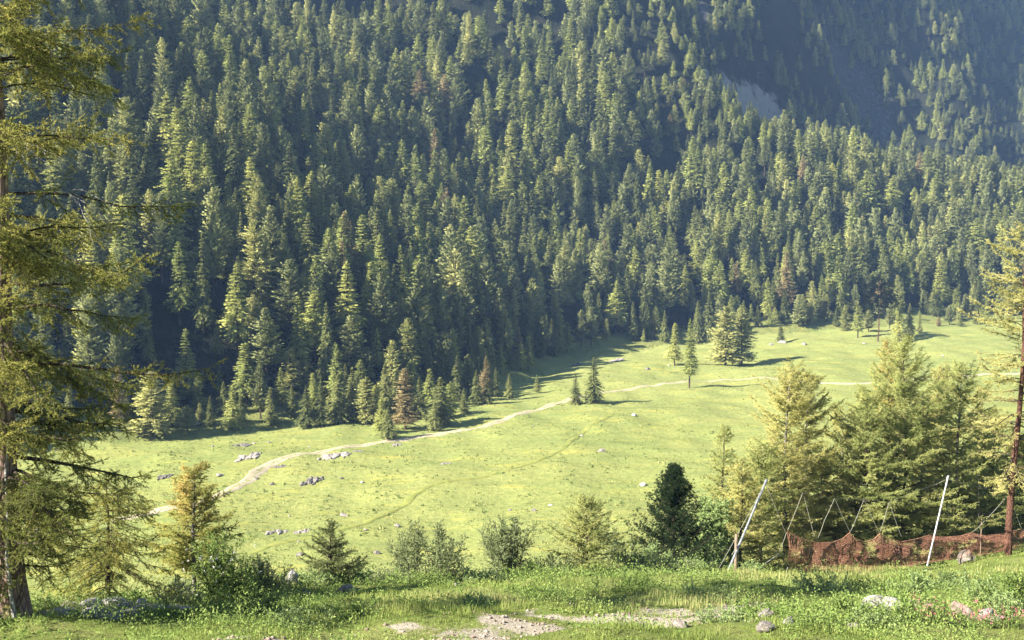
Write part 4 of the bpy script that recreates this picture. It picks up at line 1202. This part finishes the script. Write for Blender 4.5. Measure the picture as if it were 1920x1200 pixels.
def outcrop(p, w, d, h, n, label, mat, seed, group="rock outcrops in the meadow"):
    """A low shelf of broken stone rising from the turf: several lumps of one bedrock."""
    r = np.random.default_rng(seed); g = Geo()
    for i in range(n):
        me = rock_mesh("tmp", seed * 20 + i, M[mat], 3, 8, 1.0, .14)
        V = np.empty(len(me.vertices) * 3, np.float32); me.vertices.foreach_get("co", V); V = V.reshape(-1, 3).astype(float)
        F = np.empty(len(me.polygons) * 3, np.int32); me.polygons.foreach_get("vertices", F); F = F.reshape(-1, 3)
        bpy.data.meshes.remove(me)
        u = r.uniform(-1, 1); s = np.array([w * r.uniform(.06, .2), d * r.uniform(.12, .36), h * r.uniform(.35, 1.1) * (1 - .5 * abs(u))])
        off = np.array([u * w * .5, r.uniform(-.42, .42) * d + .25 * u * d, 0])
        z = hgt(p[0] + off[0], p[1] + off[1]) - p[2]
        g.add(V * s + off + np.array([0, 0, z + s[2] * .1]), F)
    o = obj("rock_outcrop", g.mesh("rock_outcrop", [M[mat]])); o.location = p
    return tag(o, label, "rock", group)

OUT = [(466, 857, 42, "long pale outcrop left of the track bend"), (452, 836, 30, "grassy grey outcrop nearest the forest shadow on the left"), (625, 856, 54, "longest pale outcrop below the middle of the track"), (583, 903, 42, "low brownish outcrop right below the track bend"),
       (520, 998, 32, "bright pale outcrop, larger of two side by side low on the meadow"), (566, 997, 26, "smaller pale outcrop beside the bright pale one low on the meadow"), (744, 834, 18, "small pale outcrop under the squat dark spruce"), (672, 846, 18, "small grey outcrop right of the longest pale outcrop"), (527, 875, 22, "grey turfy outcrop on the inside of the track bend"), (310, 893, 26, "dark turfy outcrop left of the orange-topped young larch"), (835, 869, 18, "flat pale outcrop in the middle of the meadow"), (1155, 676, 26, "grey outcrop at the foot of the wood left of the slim pale larch"), (1080, 684, 24, "dim outcrop at the foot of the black wall of wood")]
for i, (px, py, w, lab) in enumerate(OUT):
    p = hit(px, py); W = w / FPX * p[1]
    outcrop(p, W * .95, W * 1.2, min(.12 * W, .5), 28, lab, 'rock' if i not in (1, 3, 8, 9, 12) else 'rock_dark', 30 + i)
MR = [(413, 893, 16, 'rock', "pale flat boulder just above the track's left end"), (640, 898, 9, 'rock_dark', "grey boulder right of the low brownish outcrop"), (680, 905, 9, 'rock_white', "small white boulder in mid meadow below the longest outcrop"), (814, 806, 10, 'rock_white', "white boulder beside the track at the spruce foot"), (1190, 780, 13, 'rock_white', "white boulder alone below the two lone spruces"), (1128, 847, 14, 'rock', "pale boulder at the upper end of the wheel track"), (1090, 818, 8, 'rock_white', "small white boulder on the wheel track"), (1214, 693, 10, 'rock_dark', "dark boulder on the grass left of the slim pale larch"), (1255, 686, 7, 'rock', "small pale boulder at the foot of the slim pale larch"), (1466, 643, 16, 'rock', "pale boulder at the foot of the lone bright spruce"), (1446, 647, 9, 'rock_white', "white boulder left of the lone bright spruce"), (1508, 646, 10, 'rock', "flat boulder right of the lone bright spruce"), (706, 1038, 14, 'rock_dark', "dark boulder low on the meadow above the willow pair"), (543, 968, 6, 'rock', "tiny boulder above the two side by side outcrops"), (645, 968, 16, 'rock', "flat brownish boulder on the wheel track"), (686, 994, 9, 'rock', "pale boulder below the wheel track"), (560, 1016, 7, 'rock_white', "white boulder below the two side by side outcrops"), (563, 1042, 18, 'rock_dark', "brownish boulder behind the small dark spruce sapling"), (745, 988, 14, 'rock', "pale boulder behind the left willow bush"), (370, 797, 22, 'rock_dark', "big dim boulder in the forest shade on the left"), (398, 838, 7, 'rock', "small boulder on shaded grass left of the grassy grey outcrop"), (480, 898, 10, 'rock_dark', "grey boulder inside the track bend"), (511, 909, 11, 'rock_dark', "dark boulder below the track bend"), (1205, 910, 18, 'rock', "flat pale boulder left above the dark stone pine"), (1032, 948, 8, 'rock_white', "white boulder behind the airy grey-green bush"), (956, 957, 8, 'rock', "pale boulder behind the top of the airy bush"), (1000, 958, 12, 'rock_dark', "grey boulder between the airy bush and the round larch sapling"), (580, 838, 5, 'rock_white', "tiny white boulder just above the track"), (476, 832, 7, 'rock', "small pale boulder right of the grassy grey outcrop"), (505, 830, 7, 'rock', "small boulder between the grassy outcrop and the forest shadow"), (1000, 800, 6, 'rock', "tiny boulder below the track left of the lone spruces"), (1620, 645, 8, 'rock', "small boulder under the tall stone pine clump"), (1768, 668, 7, 'rock_white', "white boulder far off on the right meadow"), (1300, 668, 8, 'rock_dark', "dark boulder behind the tall narrow larch")]
for i, (px, py, w, mt, lab) in enumerate(MR):
    p = hit(px, py); s = w / FPX * p[1] * .55
    rock(p, (s, s * .8, s * .62), lab, mat=mt, seed=i, group="boulders scattered in the meadow", rz=i * 1.3)
BR = [(1650, 1152, 24.5, .34, .22, .17, 'rock_white', "big white boulder at the lower right"), (1800, 1140, 25.0, .24, .2, .24, 'rock_red', "upright reddish grey rock at the lower right"), (1480, 1192, 21.6, .2, .12, .09, 'rock_white', "flat white stone at the bottom edge right of centre"), (1277, 1196, 21.4, .17, .1, .07, 'rock', "flat pale stone at the bottom edge below the gravel"), (1120, 1188, 21.8, .24, .14, .07, 'rock_white', "low white stone in the gravel path"), (1436, 1163, 23.5, .13, .1, .09, 'rock', "small pale stone at the right end of the gravel"), (852, 1110, 37.5, .24, .12, .1, 'rock', "low pale stone at the rim under the right willow bush"), (546, 1108, 34.0, .22, .18, .22, 'rock_white', "pale upright rock left of the small dark spruce sapling"), (572, 1122, 33.0, .15, .1, .1, 'rock_dark', "shaded stone at the foot of the pale upright rock"), (650, 1117, 34.0, .24, .15, .14, 'rock', "bluish pale rock right of the small dark spruce sapling"), (1432, 1195, 20.8, .2, .12, .09, 'rock', "pale stone in the bottom weeds left of the flat white stone"), (1600, 1190, 21.8, .13, .1, .07, 'rock', "small stone in the weeds below the big white boulder"), (1740, 1160, 23.8, .12, .1, .09, 'rock_red', "small reddish stone under the upright reddish rock"), (1770, 1120, 26.5, .16, .1, .08, 'rock', "flat pale stone left behind the upright reddish rock"), (1850, 1150, 24.2, .14, .12, .1, 'rock_white', "white stone right of the upright reddish rock"), (1560, 1118, 28.5, .1, .08, .06, 'rock', "small stone above the big white boulder"), (1815, 1030, 60, .45, .4, .34, 'rock_dark', "large grey boulder seen through the orange net on the right"), (1690, 1050, 60, .5, .3, .16, 'rock_dark', "flat pale boulder seen through the middle of the orange net")]
for i, (px, py, dep, a, b, c, mt, lab) in enumerate(BR):
    rock(at_depth(px, dep), (a * 1.25, b * 1.25, c * 1.35), lab, mat=mt, seed=i + 3, group="rocks on the near bank", rz=i * .7)
STK = [(138, 1172, 26.0), (165, 1178, 25.0), (190, 1165, 26.6), (215, 1172, 25.6), (240, 1162, 26.5), (262, 1168, 25.8), (285, 1158, 26.8), (110, 1190, 24.2), (175, 1188, 24.0), (300, 1162, 27.5), (205, 1190, 23.9), (150, 1160, 27.0), (80, 1192, 23.8), (230, 1180, 24.8)]
WHERE = ["dark-sided grey", "flat white", "angular pale", "squarish white", "rounded grey", "small white", "long pale", "low white", "broad flat white", "blue-grey", "thin slab-like", "small angular", "dull buff", "tiny chalky"]
NEXT = ["at the left of the stone heap", "in the heap's front row", "at the back of the heap", "in the heap's middle", "behind the heap's middle", "at the heap's right half", "at the heap's right end", "beside the old larch trunk", "in front of the heap", "past the heap's right end", "in front, near the frame's bottom", "at the heap's rear left", "closest to the old larch trunk", "right in front of the heap"]
for i, (px, py, dep) in enumerate(STK):
    s = 1.5 * [.2, .22, .18, .2, .18, .13, .24, .24, .28, .16, .2, .14, .12, .12][i]
    rock(at_depth(px, dep), (s, s * .8, s * [.7, .35, .7, .6, .7, .6, .4, .3, .25, .6, .3, .6, .6, .5][i]), "%s stone %s" % (WHERE[i], NEXT[i]), mat='rock_white' if i not in (0, 4, 9, 12) else 'rock', seed=i, group="heap of white stones by the old larch", rz=i)

# ---------------------------------------------------------------- the orange safety net on slanted poles
def at_px(px, py, depth):
    d = ray(px, py); return d * (depth / d[1])
def net_depth(px): return 51.5 + (px - 1460) / 460 * 9.5
def rope_mesh(name, P, rad=.014, mat='rope', S=5):
    P = np.asarray(P, float); g = Geo(); V, F = tubes(P[None], np.full((1, len(P)), rad), S); g.add(V, F)
    return g.mesh(name, [M[mat]], True)
def catenary(a, b, sag, n=12):
    t = np.linspace(0, 1, n)[:, None]; P = a * (1 - t) + b * t; P[:, 2] -= sag * 4 * (t * (1 - t))[:, 0]; return P
TOPN = [(1476, 995), (1488, 1001), (1502, 1009), (1530, 1017), (1560, 1017), (1580, 1010), (1594, 998), (1604, 1010), (1622, 1016), (1638, 1011), (1650, 1000), (1662, 1008), (1690, 1016), (1716, 1011), (1741, 1004), (1770, 1007), (1800, 1005), (1822, 999), (1850, 1004), (1885, 1000), (1914, 992), (1945, 995)]
BOTN = [(1476, 1065), (1502, 1069), (1530, 1071), (1565, 1071), (1597, 1069), (1640, 1068), (1687, 1065), (1736, 1055), (1800, 1046), (1850, 1038), (1912, 1028), (1945, 1022)]
def safety_net():
    xs = np.arange(1476, 1946, 2.0)
    ty = np.interp(xs, *np.array(TOPN).T); by = np.interp(xs, *np.array(BOTN).T)
    r = np.random.default_rng(6); bul = sines(9, 10, 20, 120)
    top = np.array([at_px(x, y, net_depth(x)) for x, y in zip(xs, ty)]); bot = np.array([at_px(x, y, net_depth(x)) for x, y in zip(xs, by)])
    nv = 17; t = np.linspace(0, 1, nv)
    P = top[:, None] * (1 - t[None, :, None]) + bot[:, None] * t[None, :, None]
    P[..., 1] += .16 * bul(np.repeat(xs[:, None], nv, 1), 60 * t[None].repeat(len(xs), 0)) * np.sin(t * PI)[None] - .25 * np.sin(t * PI)[None]
    P[..., 0] += .005 * r.normal(size=P.shape[:2]); P[..., 2] += .005 * r.normal(size=P.shape[:2])
    root = thing("safety_net", P[0, 0], "faded orange safety net slung along the rim of the bank on the right", "net")
    o0 = P[0, 0].copy(); Q = P - o0
    g = Geo()
    V, F = tubes(Q, np.full(Q.shape[:2], .0042), 3); g.add(V, F, 0, .5)
    V, F = tubes(Q.transpose(1, 0, 2), np.full((nv, len(xs)), .0042), 3); g.add(V, F, 0, .5)
    obj("netting", g.mesh("netting", [M['net']]), root)
    obj("top_rope", rope_mesh("top_rope", Q[:, 0], .012, 'net'), root)
    obj("bottom_rope", rope_mesh("bottom_rope", Q[:, -1], .012, 'net'), root)
    rp = lambda a, b: rope_mesh("hanging_rope", catenary(at_px(*a, net_depth(a[0])) - o0, at_px(*b, net_depth(b[0])) - o0, .03), .0075)
    for a, b in (((1436, 906), (1473, 998)), ((1505, 924), (1477, 994)), ((1508, 932), (1527, 1005)), ((1565, 934), (1546, 975)), ((1546, 975), (1534, 1008)), ((1567, 938), (1594, 998)), ((1620, 936), (1594, 998)), ((1621, 938), (1649, 999)), ((1667, 941), (1650, 999)), ((1668, 943), (1690, 1006)), ((1892, 926), (1841, 982)), ((1841, 982), (1822, 998)), ((1893, 926), (1915, 991)), ((1460, 1037), (1475, 998)), ((1460, 1037), (1477, 1064))):
        obj("hanging_rope", rp(a, b), root)
    cab = np.concatenate([catenary(at_px(*a, net_depth(a[0])) - o0, at_px(*b, net_depth(b[0])) - o0, .02, 6) for a, b in (((1436, 906), (1505, 924)), ((1505, 924), (1565, 934)), ((1565, 934), (1620, 936)), ((1620, 936), (1667, 941)), ((1667, 941), (1776, 898)), ((1776, 898), (1892, 926)))])
    obj("suspension_cable", rope_mesh("suspension_cable", cab, .0035, 'steel'), root)
    obj("base_rope", rope_mesh("base_rope", catenary(at_px(1460, 1038, 51.5) - o0, at_px(1368, 1076, 47) - o0, .22), .02), root)
    obj("edge_rope", rope_mesh("edge_rope", np.array([at_px(1477, 1064, 51.5) - o0, at_px(1471, 1082, 51.4) - o0]), .012), root)
safety_net()
def net_pole(foot, top, guys, label):
    f, t = np.array(foot), np.array(top)
    o = thing("net_pole", f, label, "pole", "slanted steel poles of the safety net")
    ax = t - f; s = np.linspace(-.06, 1, 6)[:, None]
    g = Geo(); V, F = tubes((ax * s)[None], np.array([[.048, .046, .045, .044, .043, .042]]), 12); g.add(V, F)
    obj("post", g.mesh("post", [M['steel']], True), o)
    g = Geo(); V, F = tubes(np.array([ax * .985, ax * 1.0, ax * 1.03, ax * 1.035])[None], np.array([[.052, .06, .06, .001]]), 12); g.add(V, F)
    obj("cap", g.mesh("cap", [M['steel']], True), o)
    for a in (0.22, 0.62, .93):
        g = Geo(); V, F = tubes(np.array([ax * a, ax * (a + .012)])[None], np.array([[.055, .055]]), 12); g.add(V, F)
        obj("clamp", g.mesh("clamp", [M['steel']], True), o)
    g = Geo(); z = np.array([-.1, -.02, .03, .031]); V, F = tubes(np.stack([0 * z, 0 * z, z], -1)[None], np.array([[.2, .2, .2, .01]]), 10); g.add(V, F)
    obj("base_plate", g.mesh("base_plate", [M['steel']]), o)
    for a, b in guys: obj("guy_wire", rope_mesh("guy_wire", catenary(np.array(a) - f, np.array(b) - f, .03, 6), .008, 'rope'), o)
f1 = at_px(1363, 1087, 46.5); f1[2] = hgt(f1[0], f1[1]); t1 = at_px(1435, 905, 50.5)
net_pole(f1, t1, [(t1, at_px(1337, 1085, 45.5)), (at_px(1400, 995, 48.4), at_px(1372, 1040, 48.0))], "left slanted pale steel pole at the end of the orange net")
f2 = at_depth(1738, 58.5); f2 = np.array([f2[0], 58.5, f2[2]]); t2 = at_px(1777, 897, 59.5)
net_pole(f2, t2, [(t2, at_px(1740, 915, 63)), (t2, at_px(1781, 990, 59.5))], "right slanted pale steel pole rising behind the orange net")
def stake(px, top, depth, w, label):
    p = at_depth(px, depth); H = (450 - top) / FPX * depth - p[2]
    g = Geo(); z = np.array([-.3, 0, H * .5, H, H + .01]); V, F = tubes(np.stack([.01 * z, 0 * z, z], -1)[None], np.array([[w, w, w * .9, w * .85, .005]]), 8); g.add(V, F)
    tag(obj("wooden_stake", g.mesh("wooden_stake", [M['stake']])), label, "stake").location = p
stake(1379, 1008, 47.5, .07, "thick dark wooden stake behind the left slanted pole")
stake(1838, 978, 60.5, .03, "thin wooden stake holding up the net at the far right")

# ---------------------------------------------------------------- turf and herbs of the bank
def blades(n_try, seed, lo, hi, w, keep, lean=.35, mat='grass', name="grass", label=None, cat=None):
    r = np.random.default_rng(seed)
    # more blades where the bank is near
    Y = r.uniform(0, 1, n_try) ** 1.0 * 48 + 19; X = r.uniform(-.45, .45, n_try) * (Y + 3)
    e = np.interp(X, EDGE_X, EDGE_Y)
    k = (Y < e + 5) & (r.uniform(0, 1, n_try) < np.clip((31 / Y) ** 1.2, 0, 1)) & keep(X, Y, r)
    X, Y = X[k], Y[k]; n = len(X)
    Z = height(X, Y) - .02
    patch = sines(21, 16, 1.5, 14)(X, Y)
    fine = sines(22, 16, .3, 2.0)(X, Y)
    H = np.exp(r.uniform(math.log(lo), math.log(hi), n)) * np.clip(1 + .35 * patch + .3 * fine, .3, 2.0) * (Y / 28) ** .15
    az = r.uniform(0, 2 * PI, n); ln = r.uniform(.1, 1, n) * lean
    d0 = norm(np.stack([np.cos(az) * ln * .5, np.sin(az) * ln * .5, np.ones(n)], -1)); d1 = norm(np.stack([np.cos(az) * ln * 2, np.sin(az) * ln * 2, np.ones(n)], -1))
    wd = np.stack([-np.sin(az), np.cos(az), 0 * az], -1) * (w * r.uniform(.6, 1.4, n) * (Y / 26) ** .6)[:, None]
    P = np.stack([X, Y, Z], -1); m = P + d0 * (H * .55)[:, None]; t = m + d1 * (H * .5)[:, None]
    V = np.stack([P - wd * .5, P + wd * .5, m + wd * .4, m - wd * .4, t], 1).reshape(-1, 3)
    b = np.arange(n)[:, None] * 5
    tint = np.clip(.48 + .20 * patch + .12 * fine + .12 * r.normal(size=n), 0, 1)
    g = Geo(); g.add(V, b + np.array([[0, 1, 2, 3]]), 0, np.repeat(tint, 5))
    g.f.append(b + np.array([[3, 2, 4]])); g.m.append(np.zeros(n, np.int32))
    return tag(obj(name, g.mesh(name, [M[mat]])), label, cat, kind='stuff')
blades(620000, 31, .05, .17, .013, lambda X, Y, r: (r.uniform(0, 1, len(X)) > gravel_at(X, Y) * 2.2 - .1) & (r.uniform(0, 1, len(X)) < .55 + .35 * sines(27, 14, .8, 6)(X, Y)), name="grass", label="bright green grass growing over the near bank", cat="grass")
def herbs(n, seed):
    """Low leafy weeds between the grass, too many to count."""
    r = np.random.default_rng(seed)
    Y = r.uniform(19, 66, n); X = r.uniform(-.44, .44, n) * (Y + 2)
    e = np.interp(X, EDGE_X, EDGE_Y); patch = sines(23, 16, 1.2, 9)(X, Y)
    k = (Y < e + 5) & (r.uniform(0, 1, n) < np.clip(.16 + .55 * patch + .22 * (X > 4) + .5 * (Y > e - 3) + .3 * (X < -4), .02, 1)) & (gravel_at(X, Y) < .45)
    k &= ~((X > 8) & (Y > 41) & (r.uniform(0, 1, n) > .12))
    X, Y = X[k], Y[k]; n = len(X); Z = height(X, Y)
    per = 16; ci = np.repeat(np.arange(n), per); sz = r.uniform(.09, .34, n) * np.clip(.9 + .7 * sines(29, 14, .8, 5)(X, Y), .5, 2.2) * np.where(Y > np.interp(X, EDGE_X, EDGE_Y) - 3, 1.5, 1)
    q = np.stack([X, Y, Z], -1)[ci] + np.stack([r.normal(0, .38, n * per) * sz[ci], r.normal(0, .38, n * per) * sz[ci], r.uniform(.05, 1.1, n * per) * sz[ci]], -1)
    d = norm(rand_unit(r, n * per) + np.array([0, 0, .35])); Wd = norm(np.cross(d, np.array([0, 0, 1.0]) + r.normal(0, .6, d.shape)))
    L = r.uniform(.03, .075, n * per) * (Y[ci] / 26) ** .5
    V, F = kites(q, d, Wd, L, L * .5, .5)
    g = Geo(); g.add(V, F, 0, np.repeat(np.clip(.5 + .2 * patch[k][ci] + .18 * r.normal(size=n)[ci] + .1 * r.normal(size=n * per), 0, 1), 4))
    tag(obj("undergrowth", g.mesh("undergrowth", [M['leaf_green']])), "low leafy weeds covering the near bank", "weeds", kind='stuff')
herbs(34000, 41)
def pebbles(n, seed):
    r = np.random.default_rng(seed)
    Y = r.uniform(18.5, 30, n); X = r.uniform(-.25, .36, n) * Y
    k = r.uniform(0, 1, n) < gravel_at(X, Y) * 1.1; X, Y = X[k], Y[k]; n = len(X)
    s = np.exp(r.uniform(math.log(.012), math.log(.06), n))
    oct_ = np.array([(1, 0, 0), (0, 1, 0), (-1, 0, 0), (0, -1, 0), (0, 0, .7), (0, 0, -.7)], float)
    fo = np.array([(0, 1, 4), (1, 2, 4), (2, 3, 4), (3, 0, 4), (1, 0, 5), (2, 1, 5), (3, 2, 5), (0, 3, 5)])
    V = (oct_[None] * r.uniform(.6, 1.3, (n, 6, 1)) * s[:, None, None] + np.stack([X, Y, height(X, Y) + .2 * s], -1)[:, None]).reshape(-1, 3)
    F = (fo[None] + (np.arange(n) * 6)[:, None, None]).reshape(-1, 3)
    g = Geo(); g.add(V, F); tag(obj("gravel", g.mesh("gravel", [M['rock_red']])), "loose pale gravel on the footpath across the bank", "gravel", kind='stuff')
pebbles(7000, 51)
def tussocks(n, seed):
    """Tufts and coarse stalks that roughen the pasture."""
    r = np.random.default_rng(seed)
    D = 110 * (430 / 110) ** r.uniform(0, 1, n); A = r.uniform(-.44, .44, n)
    X, Y = A * D, D
    pt = und_meadow(X * 1.5, Y * 1.5) * .5 + und_ripple(X, Y) * .5
    k = (foot_s(X, Y) < 1) & (r.uniform(0, 1, n) < np.clip(.35 + .5 * pt, .04, 1)); X, Y = X[k], Y[k]
    Z = height(X, Y); k = Z < FLOOR + 8; X, Y, Z = X[k], Y[k], Z[k]; n = len(X)
    per = 6; ci = np.repeat(np.arange(n), per)
    q = np.stack([X, Y, Z - .03], -1)[ci] + r.normal(0, .16, (n * per, 3)) * np.array([1, 1, 0])
    d = norm(r.normal(0, .5, (n * per, 3)) * np.array([1, 1, 0]) + np.array([0, 0, 1.0]))
    L = r.uniform(.08, .26, n * per) * np.exp(r.normal(0, .35, n))[ci]
    V, F = needles(q, d, perp(d, r), L, L * .7)
    g = Geo(); g.add(V, F, 0, np.repeat(np.clip(.5 + .25 * r.normal(size=n)[ci] + .08 * r.normal(size=n * per), 0, 1), 3))
    tag(obj("pasture_grass", g.mesh("pasture_grass", [M['pasture']])), "coarse tufts of grass all over the pasture", "grass", kind='stuff')
tussocks(70000, 61)

# ---------------------------------------------------------------- the air
def haze():
    x0, x1, y0, y1, z0, z1 = -660, 920, -110, 1520, FLOOR - 6, 1250
    V = [(x, y, z) for x in (x0, x1) for y in (y0, y1) for z in (z0, z1)]
    F = [(0, 1, 3, 2), (4, 6, 7, 5), (0, 4, 5, 1), (2, 3, 7, 6), (0, 2, 6, 4), (1, 5, 7, 3)]
    m, nt, out = new_mat("haze_air")
    v = N(nt, "ShaderNodeVolumePrincipled")
    v.inputs["Color"].default_value = (0.34, 0.56, 1.0, 1)
    v.inputs["Density"].default_value = HAZE
    v.inputs["Anisotropy"].default_value = 0.0
    nt.links.new(v.outputs[0], out.inputs["Volume"])
    g = Geo(); g.add(V, F)
    tag(obj("haze", g.mesh("haze", [m])), "pale blue morning haze filling the valley", "haze", kind='stuff')
HAZE = 0.00013
haze()
